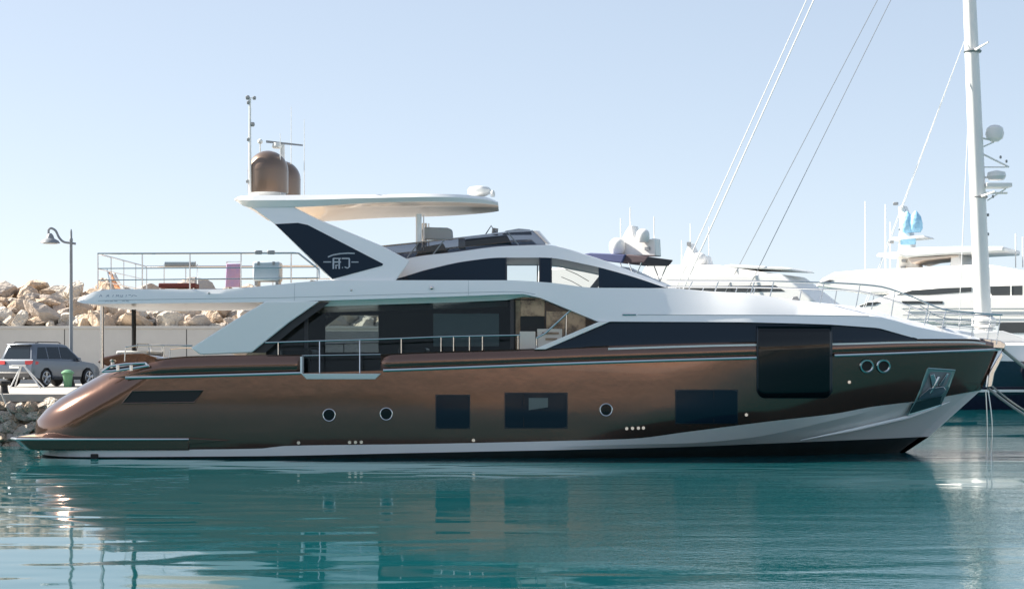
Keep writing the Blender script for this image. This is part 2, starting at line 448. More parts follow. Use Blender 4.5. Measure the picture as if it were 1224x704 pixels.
def along(pts, bf=B, off=0.03, n=60, interp=True):
    f = pchip(pts); out = []
    for px in frange(pts[0][0], pts[-1][0], n): out.append(onhull(px, f(px), off, bf))
    return out
def both(fn):
    for s in (1, -1): fn(s)
def mir(pts, s): return [(x, y*s, z) for x, y, z in pts]

# rubbing rails
RR = [(149, 451.5), (310, 447.3), (455, 442.8), (730, 432.8), (905, 427.6), (997, 425), (1100, 421.3), (1194, 417.6)]
fR = pchip(RR)
for s in (1, -1):
    for a, c in ((150, 359), (458, 904), (997, 1195)):
        b = MB(); b.tube(mir([onhull(px, fR(px), 0.02) for px in frange(a, c, 40)], s), 0.045, 8)
        b.build('rubbing_rail', M['steel_rub'], yacht, smooth=True)
    b = MB(); b.tube(mir([onhull(px, py, 0.0) for px, py in ((957, 526), (1020, 513.5), (1085, 498.5), (1115, 488), (1135, 480))], s), [0.01, 0.05, 0.055, 0.05, 0.01], 8)
    b.build('spray_rail', M['white'], yacht, smooth=True)

# swim platform
def platform():
    b = MB(); out = []
    xa, xb = -13.78, XPX(225)
    poly = [(xb, -3.06), (-12.9, -3.06), (-13.45, -2.92), (-13.70, -2.6), (xa, -1.6), (xa, 1.6), (-13.70, 2.6), (-13.45, 2.92), (-12.9, 3.06), (xb, 3.06)]
    poly = [(x, y*1.012) for x, y in poly]
    z1, z0 = 0.55, 0.22
    lo = [(x + (0.35 if x < -13 else 0), y*0.985, z0) for x, y in poly]; hi = [(x, y, z1) for x, y in poly]
    b.solid([(x, y, z) for x, y, z in hi][::-1], lo[::-1])
    o = b.build('swim_platform', M['bronze'], yacht, bevel=0.03)
    t = MB(); t.tube([(x*1.0, y*1.005, z1-0.03) for x, y in poly], 0.035, 8); t.build('platform_rub_strip', M['steel_rub'], o, smooth=True)
    b = MB(); q = [(-13.6, y) for y in (-2.3, 2.3)]
    b.box(-13.6, -12.9, -2.4, 2.4, z1, z1+0.012); b.build('platform_teak', M['teak'], o)
    # tapered fairing forward of the platform
    for s in (1, -1):
        b = MB()
        pts = [(225, 523.5), (273, 526.5), (225, 531)]
        a = mir([onhull(px, py, 0.06) for px, py in pts], s); c = mir([onhull(px, py, -0.05) for px, py in pts], s)
        b.solid(a, c); b.build('platform_fairing', M['bronze'], o, bevel=0.01)
platform()
# trim tab / exhaust under the stern
b = MB(); p0 = onhull(113, 545, 0.02); b.box(p0[0]-0.10, p0[0]+0.10, p0[1]-0.05, p0[1]+0.1, -0.05, 0.12); b.build('exhaust_outlet', M['black'], yacht, bevel=0.02)

# patches that follow the hull
def patch(x0, x1, top, bot, bf=B, off=0.012, nx=16, ny=6, s=1):
    rows = []
    for i in range(nx+1):
        px = x0+(x1-x0)*i/nx; t, bo = top(px), bot(px)
        rows.append(mir([onhull(px, t+(bo-t)*j/ny, off, bf) for j in range(ny+1)], s))
    return MB().grid(rows, flip=(s < 0))
def rrect(x0, x1, y0, y1, r):
    def e(px):
        d = max(0, r-(px-x0), r-(x1-px)); return r-math.sqrt(max(0, r*r-d*d)) if d > 0 else 0
    return (lambda px: y0+e(px)), (lambda px: y1-e(px))
def ring_pts(px, py, r, off, n=28, a0=0, a1=2*math.pi):
    return [onhull(px+r*math.cos(a0+(a1-a0)*k/n), py+r*math.sin(a0+(a1-a0)*k/n), off) for k in range(n+1)]
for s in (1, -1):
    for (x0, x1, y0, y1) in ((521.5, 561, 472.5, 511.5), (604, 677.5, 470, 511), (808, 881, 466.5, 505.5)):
        t, bo = rrect(x0, x1, y0, y1, 1.5)
        f = patch(x0-1, x1+1, lambda px: y0-1, lambda px: y1+1, off=0.006, s=s).build('hull_window', M['navy_dark'], yacht, smooth=True)
        patch(x0, x1, t, bo, off=0.014, s=s).build('pane', M['navy_glass'], f, smooth=True)
        if 600 < x0 < 700: patch(632, 655, lambda q: 475.5, lambda q: 490-0.05*(q-632)*3, off=0.017, nx=4, ny=2, s=s).build('grey_patch', mat('window_patch_grey', (0.10, 0.14, 0.145), 0.3), f)  # plain grey patch laid over the outside of the pane
        if x1-x0 > 60:
            b = MB()
            xm = x0+(x1-x0)*(0.62 if x0 > 700 else 0.3)
            b.tube(mir([onhull(xm, y0+1, 0.018), onhull(xm, y1-1, 0.018)], s), 0.008, 6); b.build('mullion', M['black'], f)
    t, bo = rrect(905.5, 994, 390, 475, 9)
    tt = lambda px: 389.5
    f = patch(904.5, 995, lambda px: 389.5, lambda px: bo(min(994, max(905.5, px)))+1, bf=WF, off=0.02, nx=40, ny=10, s=s).build('hull_window', M['navy_dark'], yacht, smooth=True, solid=0.03)
    patch(906.5, 993, lambda px: 390.5, bo, bf=WF, off=0.030, nx=40, ny=12, s=s).build('pane', M['black_glass'], f, smooth=True, solid=0.02)
    for (px, py) in ((393.4, 496), (461.7, 494.7), (724.5, 489.7)):
        rr = 7.6
        t = lambda q: py-math.sqrt(max(0, rr*rr-(q-px)**2)); bo = lambda q: py+math.sqrt(max(0, rr*rr-(q-px)**2))
        f = MB(); f.tube(mir(ring_pts(px, py, rr-0.4, 0.012), s), 0.017, 6, cap=False); f = f.build('porthole', M['steel'], yacht, smooth=True)
        patch(px-rr, px+rr, t, bo, off=0.010, nx=14, ny=6, s=s).build('pane', M['black_glass'], f, smooth=True)
    for (px, py) in ((1036, 437.5), (1056, 437.5)):
        rr = 7.2
        t = lambda q: py-math.sqrt(max(0, rr*rr-(q-px)**2)); bo = lambda q: py+math.sqrt(max(0, rr*rr-(q-px)**2))
        f = MB(); f.tube(mir(ring_pts(px, py, rr, 0.02), s), 0.035, 6, cap=False); f = f.build('hawse_port', M['steel'], yacht, smooth=True)
        patch(px-rr, px+rr, t, bo, off=0.012, nx=14, ny=6, s=s).build('hawse_hole', M['black'], f, smooth=True)
    for (px, py) in ((357, 529), (418, 528.5), (425, 528.3), (432, 528.2), (566, 526), (749, 512), (756, 511.7), (763, 511.5), (769, 511.3), (892, 495.6), (1015, 456.6)):
        c = onhull(px, py, 0.0); b = MB()
        b.lathe([(0.045, -0.03*1), (0.045, 0.0), (0.035, 0.02)], (c[0], c[1]*s, c[2]), 10, 'y'); b.build('through_hull_fitting', M['steel'], yacht, smooth=True)
    # side air intake near the stern
    tl = lambda px: lin([(146, 481), (158, 467.5), (243, 466.5)])(px); bl = lambda px: lin([(146, 482), (232, 481), (243, 467)])(px)
    v = patch(146, 243, tl, bl, off=0.008, nx=24, ny=4, s=s).build('air_intake', M['black'], yacht, smooth=True)
    b = MB(); b.tube(mir([onhull(px, py, 0.012) for px, py in ((146, 482), (158, 467.5), (243, 466.5), (232, 481), (146, 482))], s), 0.022, 6)
    b.build('intake_frame', M['bronze'], v)

# anchor pocket and anchor
for s in (1, -1):
    fr = [(1109, 440), (1141, 442), (1134, 462), (1124, 484.5), (1085, 495.5), (1097, 477)]
    pk = lambda pts, off: mir([onhull(px, py, off) for px, py in pts], s)
    tp = lin([(1085, 495), (1097, 474), (1109, 440.5), (1141, 442)]); bt = lin([(1085, 496), (1124, 484.5), (1134, 462), (1141, 443)])
    a = patch(1086, 1140.5, lambda q: tp(q), lambda q: bt(q), off=0.012, nx=24, ny=8, s=s).build('anchor_pocket', M['green_steel'], yacht, smooth=True)
    tp2 = lin([(1101, 470), (1112, 444), (1137, 445)]); bt2 = lin([(1101, 471), (1131, 461), (1137, 446)])
    patch(1102, 1136.5, tp2, bt2, off=0.024, nx=16, ny=6, s=s)  .build('pocket_recess', M['lamp'], a, smooth=True)
    b = MB(); b.tube(pk([(1109, 440.5), (1141, 442.5), (1134, 462), (1124, 484), (1085, 495.5), (1097, 474), (1109, 440.5)], 0.02), 0.03, 6)
    b.build('pocket_frame', M['green_steel'], a)
    an = MB()
    an.tube(pk([(1112, 470), (1122, 450)], 0.07), 0.05, 8)
    an.solid(pk([(1100, 473), (1111, 464), (1128, 462), (1131, 466), (1124, 474), (1098, 478)], 0.10), pk([(1100, 473), (1111, 464), (1128, 462), (1131, 466), (1124, 474), (1098, 478)], 0.03))
    an.solid(pk([(1112, 448), (1117, 447), (1121, 461), (1114, 462)], 0.09), pk([(1112, 448), (1117, 447), (1121, 461), (1114, 462)], 0.03))
    an.solid(pk([(1132, 446), (1134, 447), (1126, 462), (1122, 461)], 0.09), pk([(1132, 446), (1134, 447), (1126, 462), (1122, 461)], 0.03))
    an.build('anchor', M['steel'], yacht, bevel=0.01)
    b = MB(); b.solid(pk([(1090, 482), (1126, 473), (1123, 484.5), (1085, 495.5)], 0.035), pk([(1090, 482), (1126, 473), (1123, 484.5), (1085, 495.5)], 0.014))
    b.build('pocket_lip', mat('dark_teal_steel', (0.05, 0.12, 0.13), 0.3, metal=0.5), a)
# stem plate and bow roller
b = MB()
pl = [(1196, 419), (1188, 432), (1180.5, 446), (1178, 463), (1184, 462), (1187, 446), (1197, 426)]
q = [((px-612)/F*YC, HC-(py-HOR)/F*YC) for px, py in pl]
b.prism([(x+0.02, z) for x, z in q], -0.09, 0.09); b.build('stem_plate', M['steel'], yacht, bevel=0.02)
b = MB()
q = [((px-612)/F*YC, HC-(py-HOR)/F*YC) for px, py in ((1170, 404), (1193, 407), (1200, 411), (1198, 417), (1185, 416))]
b.prism(q, -0.22, 0.22); b.build('bow_roller', M['steel'], yacht, bevel=0.02)

# decks
def deck(name, x0, x1, zf, m, inset=0.12, n_=50):
    rows = []
    for x in frange(x0, x1, n_):
        z = zf(x); bb = max(0.01, B(x, z)-inset)
        A_a = AFT(z)+0.10
        if x < A_a+CR: bb = max(0.01, bb-CR+math.sqrt(max(0, CR*CR-(CR-max(0, x-A_a))**2)))
        rows.append([(x, -bb, z), (x, 0, z), (x, bb, z)])
    return MB().grid(rows).build(name, m, yacht, solid=0.05, offset=-1)
DZ = 2.28
deck('main_deck', -11.42, 3.0, lambda x: DZ, M['teak'])
deck('fore_deck', 2.6, 13.6, lambda x: ZB(x)-0.06, M['white_matt'], 0.02)

# fold-down balcony on both sides (its floor, cheeks and posts)
for s in (1, -1):
    fl = MB(); zt = HC-(446.5-HOR)/F*(YC-3.3); zb_ = zt-0.15
    a = [(BX0-0.02, -3.42*s, zt), (BX1+0.02, -3.42*s, zt), (BX1+0.02, -3.0*s, zt), (BX0-0.02, -3.0*s, zt)]
    c = [(BX0+0.12, -3.36*s, zb_), (BX1-0.14, -3.36*s, zb_), (BX1-0.14, -3.0*s, zb_), (BX0+0.12, -3.0*s, zb_)]
    fl.solid(a, c); f = fl.build('balcony', M['white'], yacht, bevel=0.01)
    b = MB(); b.box(BX0-0.045, BX0+0.01, min(-3.42*s, -3.05*s), max(-3.42*s, -3.05*s), zt, zt+0.46); b.build('balcony_cheek', M['white'], f, bevel=0.01)

# rails
def rail(pts, posts, r=0.022, rp=0.017, name='handrail', m='steel', parent=yacht, extra=()):
    b = MB(); b.tube(pts, r, 8); h_ = b.build(name, M[m], parent, smooth=True)
    for a, c in posts:
        b = MB(); b.tube([a, c], rp, 8); b.build('stanchion', M[m], h_, smooth=True)
    for e in extra:
        b = MB(); b.tube(e, rp*0.8, 6); b.build('guard_wire', M[m], h_, smooth=True)
    return h_
def Q(px, py, b): # a point on the yacht at half breadth b (near side)
    Y = YC-b; return ((px-612)/F*Y, -b, HC-(py-HOR)/F*Y)
fr = pchip([(317, 409.5), (380, 407.5), (477, 404.5), (527, 402.5), (621, 400.5)])
for s in (1, -1):
    pts = mir([Q(px, fr(px), 3.14) for px in frange(317, 622, 12)], s)
    posts = []
    for px, yb_ in ((332.5, 424), (382, 446), (430, 446), (479.5, 422), (527, 420), (542, 419.5), (561, 419), (576.5, 418.5), (619, 417.5)):
        posts.append(mir([Q(px, fr(px), 3.14), Q(px, yb_, 3.14 if yb_ < 440 else 3.3)], s))
    rail(pts, posts, extra=[mir([Q(361, 425, 3.2), Q(455, 423.5, 3.2)], s)])

# aft quarter pieces: fairlead, aft rail
for s in (1, -1):
    b = MB(); b.tube(mir([onhull(px, py, 0.02) for px, py in ((122, 444), (132, 437.5), (150, 435), (174, 434), (178, 437), (160, 440), (135, 443.5), (122, 444))], s), 0.035, 6)
    f = b.build('fairlead', M['steel'], yacht, smooth=True)
    patch(126, 172, lin([(126, 440.5), (172, 435.5)]), lin([(126, 443), (172, 438)]), off=0.012, nx=12, ny=2, s=s).build('fairlead_hole', M['black'], f)
    for px in (141, 157):
        b = MB(); b.tube(mir([onhull(px, 436.5, 0.03), onhull(px, 443, 0.03)], s), 0.05, 6); b.build('fairlead_roller', M['steel'], f)
    pts = mir([Q(150, 415, 2.9), Q(165, 413, 2.9), Q(230, 413, 2.9)], s)
    rail(pts, [mir([Q(150, 415, 2.9), Q(149, 432, 2.9)], s), mir([Q(196, 413, 2.9), Q(196, 428, 2.9)], s)])
# posts that carry the overhanging upper deck
b = MB(); b.tube([Q(122, 366, 2.6), Q(122, 440, 2.6)], 0.05, 10); b.build('overhang_post', M['steel'], yacht, smooth=True)
b = MB(); b.tube([Q(160, 370, 0.3), Q(160, 430, 0.3)], 0.065, 10); b.build('overhang_post', M['dark'], yacht, smooth=True)
# transom lounge
b = MB()
pr = [(103, 433), (110, 427), (128, 423.5), (160, 422.5), (175, 427), (180, 436), (150, 439), (118, 438)]
q = [((px-612)/F*YC, HC-(py-HOR)/F*YC) for px, py in pr]
q = [(x*0.965+0.0, z) for x, z in q]
b.prism(q, -0.5, 1.9); tl_ = b.build('transom_lounge', M['bronze'], yacht, bevel=0.05)
b = MB(); b.box(q[2][0]-0.05, q[3][0]+0.1, -0.4, 1.8, q[2][1]-0.02, q[2][1]+0.10); b.build('sun_pad', M['white_matt'], tl_, bevel=0.04)
for yy in (-0.3, 1.5):
    b = MB(); b.tube([(q[2][0]+0.5, yy, q[2][1]), (q[2][0]+0.55, yy, q[2][1]+0.30), (q[2][0]+0.85, yy, q[2][1]+0.30), (q[2][0]+0.9, yy, q[2][1])], 0.018, 6); b.build('grab_rail', M['steel'], tl_)
# mooring bollards
for s in (1, -1):
    b = MB(); c = Q(135, 434, 2.75); b.lathe([(0.06, 0), (0.06, 0.16), (0.09, 0.2), (0.05, 0.24)], (c[0], c[1]*s, 2.45), 10); b.build('bollard', M['steel'], yacht, smooth=True)

# --- saloon
SB = 2.56
zs1 = HC-(360-HOR)/F*(YC-SB)
for s in (1, -1):
    if s == 1:
        poly = [(290, 428), (332, 388), (368, 361), (612, 358), (612, 448), (290, 448)]
        pts = [Q(px, py, SB+0.08-0.20*(448-py)/88) for px, py in poly]
        b = MB(); b.add(pts, [tuple(range(len(pts)))])
        b.build('saloon_window', M['saloon_glass'], yacht, solid=0.012)
        # dark frames on the glass
        for px in (366, 612):
            b = MB(); a0 = Q(px, 358, SB+0.012); a1 = Q(px, 448, SB+0.012); b.box(a0[0]-0.05, a0[0]+0.05, -SB-0.02, -SB+0.02, a1[2], a0[2]); b.build('window_post', M['navy_dark'], yacht)
# far wall with two window openings, the photo sees the breakwater through them
FB = 2.56
def fx(px): return (px-612)/F*(YC+FB)
def fz(py): return HC-(py-HOR)/F*(YC+FB)
b = MB()
xl, xr = fx(318), fx(625)
zt_, zb_ = fz(362), DZ
o1 = (fx(389), fx(452.5), fz(377), fz(421)); o2 = (fx(518), fx(596.5), fz(375), fz(414))
yA, yB = FB-0.04, FB
b.box(xl, o1[0], yA, yB, zb_, zt_); b.box(o1[0], o1[1], yA, yB, o1[2], zt_); b.box(o1[0], o1[1], yA, yB, zb_, o1[3])
b.box(o1[1], o2[0], yA, yB, zb_, zt_); b.box(o2[0], o2[1], yA, yB, o2[2], zt_); b.box(o2[0], o2[1], yA, yB, zb_, o2[3]); b.box(o2[1], xr, yA, yB, zb_, zt_)
b.build('saloon_side_wall', M['navy_dark'], yacht)
b = MB()
for o_, zb2 in ((o1, o1[3]), (o2, o2[3])): b.add([(o_[0], yB-0.02, zb2), (o_[1], yB-0.02, zb2), (o_[1], yB-0.02, o_[2]), (o_[0], yB-0.02, o_[2])], [(0, 1, 2, 3)])
b.build('saloon_far_window', M['clear_glass'], yacht)
b = MB(); b.add([(o1[0], yA-0.03, o1[3]), (o1[1], yA-0.03, o1[3]), (o1[1], yA-0.03, fz(396)), (o1[0], yA-0.03, fz(396))], [(0, 1, 2, 3)])
b.build('smoked_lower_pane', M['dark_glass'], yacht)
b = MB(); b.add([Q(518, 414, 2.38), Q(596.5, 414, 2.38), Q(596.5, 375, 2.36), Q(518, 375, 2.36)], [(0, 1, 2, 3)])
b.build('window_blind', M['grey_box'], yacht, solid=0.01)
b = MB(); b.box(XPX(300, SB), XPX(612, SB), -2.5, 2.5, DZ, DZ+0.02); b.build('saloon_floor', M['dark'], yacht)
b = MB(); b.box(XPX(345, SB), XPX(640, SB), -2.5, 2.5, zs1+0.03, zs1+0.06); b.build('saloon_ceiling', M['dark'], yacht)
b = MB(); b.box(XPX(612, SB)+0.02, XPX(612, SB)+0.10, -2.5, 2.5, DZ, zs1); b.build('saloon_bulkhead', M['dark'], yacht)
# saloon furniture silhouettes
b = MB(); b.box(XPX(470, SB), XPX(505, SB), -0.6, 1.5, DZ+0.02, DZ+0.75); b.build('saloon_sofa', M['navy_dark'], yacht, bevel=0.06)
b = MB(); b.box(XPX(320, SB), XPX(360, SB), -0.2, 1.8, DZ+0.02, DZ+0.7); b.build('saloon_sofa', M['navy_dark'], yacht, bevel=0.06)

# side entrance between saloon and fore body
for s in (1, -1):
    RB = 2.45
    x0, x1 = XPX(614, RB), XPX(726, RB)
    b = MB(); b.box(x0, x1, min(-RB*s, -(RB-0.05)*s), max(-RB*s, -(RB-0.05)*s), DZ, zs1+0.1); wl = b.build('side_door', M['navy_glass'], yacht)
    def pan(px0, px1, py0, py1, m, nm, off=0.01, bev=0.006):
        a0 = Q(px0, py0, RB+off); a1 = Q(px1, py1, RB+off)
        b = MB(); b.box(a0[0], a1[0], min(a0[1]*s, (a0[1]+off)*s), max(a0[1]*s, (a0[1]+off)*s), a1[2], a0[2]); b.build(nm, m, wl, bevel=bev)
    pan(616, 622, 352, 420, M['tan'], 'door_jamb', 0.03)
    pan(622, 651, 353, 378, M['tan_reflection'], 'door_panel', 0.02)  # carries the painted reflection over the door glass
    pan(621, 651, 378, 397, M['dark'], 'door_panel', 0.025)
    pan(653, 700, 372, 402, M['tan_reflection'], 'door_panel', 0.015)  # painted reflection again, on the forward half
    pan(621, 640, 396, 422, M['cream'], 'side_locker', 0.25, 0.02)
    pan(642, 672, 393, 420, M['cream'], 'stair_block', 0.12, 0.02)
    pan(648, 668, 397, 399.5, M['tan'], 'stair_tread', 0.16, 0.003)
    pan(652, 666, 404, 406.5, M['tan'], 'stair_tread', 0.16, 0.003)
    # stair rail
    rail(mir([Q(641, 404, 2.95), Q(652, 398, 2.95), Q(684, 369, 2.95)], s), [mir([Q(677, 375, 2.95), Q(676.5, 402, 2.95)], s), mir([Q(641, 404, 2.95), Q(641, 417, 2.95)], s)], r=0.026)
    # white raked edge below the opening
    sl = [(638, 417.5), (652, 417.5), (729, 384.5), (716, 384.5)]
    a = mir([Q(px, py, 3.17) for px, py in sl], s); c = mir([Q(px, py, 2.45) for px, py in sl], s)
    MB().solid(a, c).build('raked_coaming', M['white'], yacht, bevel=0.01)

# fore body dark band
BB = lambda x, z: max(0.02, B(x, ZB(x))-0.025-0.16*max(0, z-ZB(x)))
topb = lin([(652, 417), (729, 384.6), (886, 385.3), (950, 386.8), (994, 388.3), (1050, 392.3), (1096, 405)])
botb = lambda px: 419 - (px-652)/(1096-652)*11.5
for s in (1, -1):
    patch(652, 1096, topb, lambda px: max(botb(px), topb(px)+0.2), bf=BB, off=-0.012, nx=90, ny=5, s=s).build('fore_window_band', M['navy_glass'], yacht, smooth=True)
    b = MB(); b.tube(mir([onhull(px, topb(px), 0.0, BB) for px in (727, 800, 886, 950, 994, 1050, 1096)], s), 0.016, 6); b.build('window_trim', M['navy_dark'], yacht)

# --- white superstructure: upper deck overhang flowing into the fore deck
wcurve = hcurve
side = lambda x, z=0: max(0.04, min(3.08, B(x, 3.3)-0.03)) if x > -9 else 3.08
sideb = lambda x, z=0: side(x)
sidec = lambda x, z=0: max(0.03, side(x)-0.03-0.10*ramp(x))
def top_in(x): return 0.10+0.55*min(1, max(0, (x-1.5)/4.0))
sidet = lambda x, z=0: max(0.02, side(x)-top_in(x))
zb_f = lin([(lambda q: (q[0], q[2]))(onhull(px, py, 0, sideb)) for px, py in
    ((92, 360.5), (100, 362.8), (115, 363.3), (330, 361), (450, 357.3), (537, 354.6), (600, 352), (625, 351.4), (646, 356), (714, 384), (727, 384.3), (886, 385), (950, 386.5), (994, 388), (1050, 392), (1096, 405), (1160, 405), (1175, 406.5))])
zc_f = wcurve([(92, 360), (115, 355), (330, 350), (600, 344.5), (700, 362), (745, 376), (900, 376.5), (1040, 378), (1100, 391.5), (1150, 401), (1175, 405)], sidec)
zt_f = wcurve([(92, 359.3), (100, 354.5), (115, 348), (141, 345.5), (256, 346), (307, 342.5), (397, 335.3), (470, 335), (600, 335), (653, 337.5), (712, 344), (798, 344.5), (856, 349.5), (898, 352), (953, 360.5), (1039, 371), (1082, 383.5), (1110, 390), (1136, 396.5), (1158, 400.5), (1175, 404)], sidet)
xa, xb = XPX(92, 3.08), XPX(1175, 0.9)
cols = sorted(frange(xa, xb, 120) + [XPX(px, 3.08) for px in (100, 115, 600, 625, 646, 714, 727)] + [XPX(1050, 2), XPX(1096, 1.8)])
rows = []
for x in cols:
    zb0, zc0, zt0 = zb_f(x), zc_f(x), zt_f(x)
    zc0 = min(max(zc0, zb0+0.004), zt0-0.004)
    lip = 0.14*min(1, max(0, (x-XPX(312, 3))/1.0))*min(1, max(0, (XPX(640, 3)-x)/0.8))
    crown = 0.03+0.10*ramp(x)
    sec = [(side(x), zb0), (sidec(x), zc0), (sidet(x), zt0), (sidet(x)*0.6, zt0+crown*0.7), (0, zt0+crown)]
    inn = [(0, zb0-lip), (max(0.01, min(2.62, side(x)-0.3)), zb0-lip), (max(0.015, min(2.66, side(x)-0.25)), zb0)] if side(x) > 0.6 else [(0, zb0), (side(x)*0.5, zb0), (side(x)*0.7, zb0)]
    near = [(x, -bb, z) for bb, z in inn[1:]+sec]
    far = [(x, -y, z) for _, y, z in near[:-1]][::-1]
    rows.append([(x, 0, inn[0][1])] + near + far + [(x, 0, inn[0][1])])
b = MB(); b.grid(rows); nn = len(rows[0])
b.f.append(tuple(range(nn-1))); b.f.append(tuple(len(rows)*nn-1-k for k in range(1, nn)))
b.build('superstructure', M['white'], yacht, smooth=True, angle=22, merge=True)
# crease trim and deck light on the fore body
for s in (1, -1):
    b = MB(); b.tube(mir([(x, -sidec(x)-0.002, zc_f(x)) for x in frange(XPX(762, 3), XPX(1040, 2.4), 40)], s), 0.012, 6); b.build('style_line', M['grey_box'], yacht)
    b = MB(); b.tube(mir([(x, -sidec(x)-0.008, zc_f(x)) for x in frange(XPX(744, 3), XPX(760, 3), 6)], s), 0.028, 6); b.build('side_light', M['steel'], yacht)
    b = MB(); c = Q(516, 344, 3.06); b.lathe([(0.045, 0.02), (0.045, -0.03), (0.02, -0.05)], (c[0], c[1]*s, c[2]), 12, 'y'); b.build('courtesy_light', M['steel'], yacht, smooth=True)
# joints in the moulding
for s in (1, -1):
    for px in (352, 560):
        x = XPX(px, 3.05); b = MB(); b.tube(mir([(x, -side(x)-0.001, zb_f(x)+0.02), (x, -sidec(x)-0.001, zc_f(x)), (x, -sidet(x)-0.001, zt_f(x)-0.01)], s), 0.006, 5); b.build('moulding_joint', M['grey_box'], yacht)
    b = MB(); b.tube(mir([(x, -(side(x)*0.5+sidec(x)*0.5)-0.001, zb_f(x)*0.55+zc_f(x)*0.45) for x in frange(XPX(118, 3), XPX(640, 3), 60)], s), 0.008, 5); b.build('drip_line', M['grey_box'], yacht)
    for px in (250, 420): 
        x = XPX(px, 3.05); b = MB(); b.lathe([(0.03, 0.01), (0.03, -0.015), (0.02, -0.02)], (x, -sidec(x)*s, zc_f(x)+0.02), 8, 'y'); b.build('deck_drain', M['steel'], yacht)
# flybridge teak
b = MB(); rows = []
for x in frange(XPX(118, 3), XPX(560, 2), 30): rows.append([(x, -2.85, zt_f(x)+0.008), (x, -1.8, zt_f(x)+0.03), (x, 0, zt_f(x)+0.045), (x, 1.8, zt_f(x)+0.03), (x, 2.85, zt_f(x)+0.008)])
b.grid(rows).build('flybridge_deck', M['teak'], yacht)

# aft raked pillar (flying buttress)
for s in (1, -1):
    pl = [(228, 416), (262, 394), (290, 376.5), (318, 360), (382, 360), (345, 386), (301, 421.5), (240, 424)]
    a = mir([Q(px, py, 3.10) for px, py in pl], s); c = mir([Q(px, py, 2.75) for px, py in pl], s)
    MB().solid(a, c).build('raked_pillar', M['white'], yacht, bevel=0.03)
    pl = [(301, 421.5), (345, 386), (382, 361.5), (394, 361.5), (352, 392), (317, 421.5)]
    a = mir([Q(px, py, 2.9) for px, py in pl], s); c = mir([Q(px, py, 2.7) for px, py in pl], s)
    MB().solid(a, c).build('pillar_trim', M['navy_dark'], yacht)

# lettering on the overhang: two small worn lines
def ribbon(b, pts, wd, th, s):
    for i in range(len(pts)-1):
        a, c = Vector(pts[i]), Vector(pts[i+1]); d = (c-a); u = Vector((-d.z, 0, d.x)).normalized()*wd/2
        e = Vector((0, -th*s, 0))
        q = [a+u, c+u, c-u, a-u]; b.solid([v+e for v in q], q)
    return b
def ovl(px, py): # overhang side surface
    x = XPX(px, 3.06); z = HC-(py-HOR)/F*(YC-3.06)
    zb0, zc0, zt0 = zb_f(x), zc_f(x), zt_f(x)
    if z < zc0: t = (z-zb0)/(zc0-zb0); bb = side(x)+(sidec(x)-side(x))*t
    else: t = min(1, (z-zc0)/(zt0-zc0)); bb = sidec(x)+(sidet(x)-sidec(x))*t
    return (x, -bb-0.003, z)
glyph = [(118.5, [(0, 2.6), (1.8, 0), (3.4, 2.6)]), (126.5, [(0, 2.6), (3.6, .2)]), (127, [(.6, .4), (3.4, 2.4)]), (134.5, [(0, 2.6), (1.0, 0)]), (138.5, [(0, 2.6), (.8, .2), (2, 1.6), (3.2, .2), (3.6, 2.6)]),
         (144, [(.4, .2), (0, 2.2), (2, 2.6), (2.8, .2)]), (150, [(1.2, 0), (.4, 2.6)]), (153.5, [(0, .3), (3, .3)]), (157, [(0, 2.4), (2.4, .3)]), (160, [(0, .6), (3.6, 1.8)])]
for s in (1,):
    b = MB()
    for gx, pts in glyph: ribbon(b, [ovl(gx+u, 352.2+v) for u, v in pts], 0.014, 0.004, 1)
    for gx, pts in ((126, [(0, 1.6), (2, 0), (4, 1.4)]), (131.5, [(0, 1.2), (3.5, .9)]), (136.5, [(0, .4), (4, 1.0)]), (146, [(0, 1.0), (3.4, .6)]), (150.5, [(0, .3), (3.5, 1.2)])):
        ribbon(b, [ovl(gx+u, 359.0+v) for u, v in pts], 0.012, 0.004, 1)
    b.build('name_lettering', M['letter'], yacht)

# --- upper house
x640, x798 = XPX(640, 1.9), XPX(798, 1.5)
nbw = lambda x: 1-0.42*max(0, (x-x640)/(x798-x640))**2
hb = lambda x, z=0: 2.0*nbw(x)
hw = lambda x, z=0: 1.86*nbw(x)
ha = lambda x, z=0: 1.74*nbw(x)
hz0 = wcurve([(452, 336.5), (600, 336), (653, 338.8), (712, 345.8), (798, 347)], hb)
hz1 = wcurve([(452, 336), (466, 334.5), (512, 322), (559, 312), (600, 308), (650, 308), (700, 316), (747, 328), (797, 344.3)], hw)
hz2 = wcurve([(452, 335), (458, 331), (484, 310), (544, 301.5), (606, 294.2), (650, 293), (709, 307.5), (762, 327.5), (800, 342.5)], ha)
hx = sorted(frange(XPX(452, 1.9), XPX(800, 1.6), 90) + [XPX(px, 1.95) for px in (605, 645, 659, 716)])
clear = lambda x, s: (any(XPX(a, 1.95)-1e-4 < x < XPX(c, 1.95)+1e-4 for a, c in ((605, 645), (659, 716))) if s == 1 else XPX(560, 1.95) < x < XPX(745, 1.95))
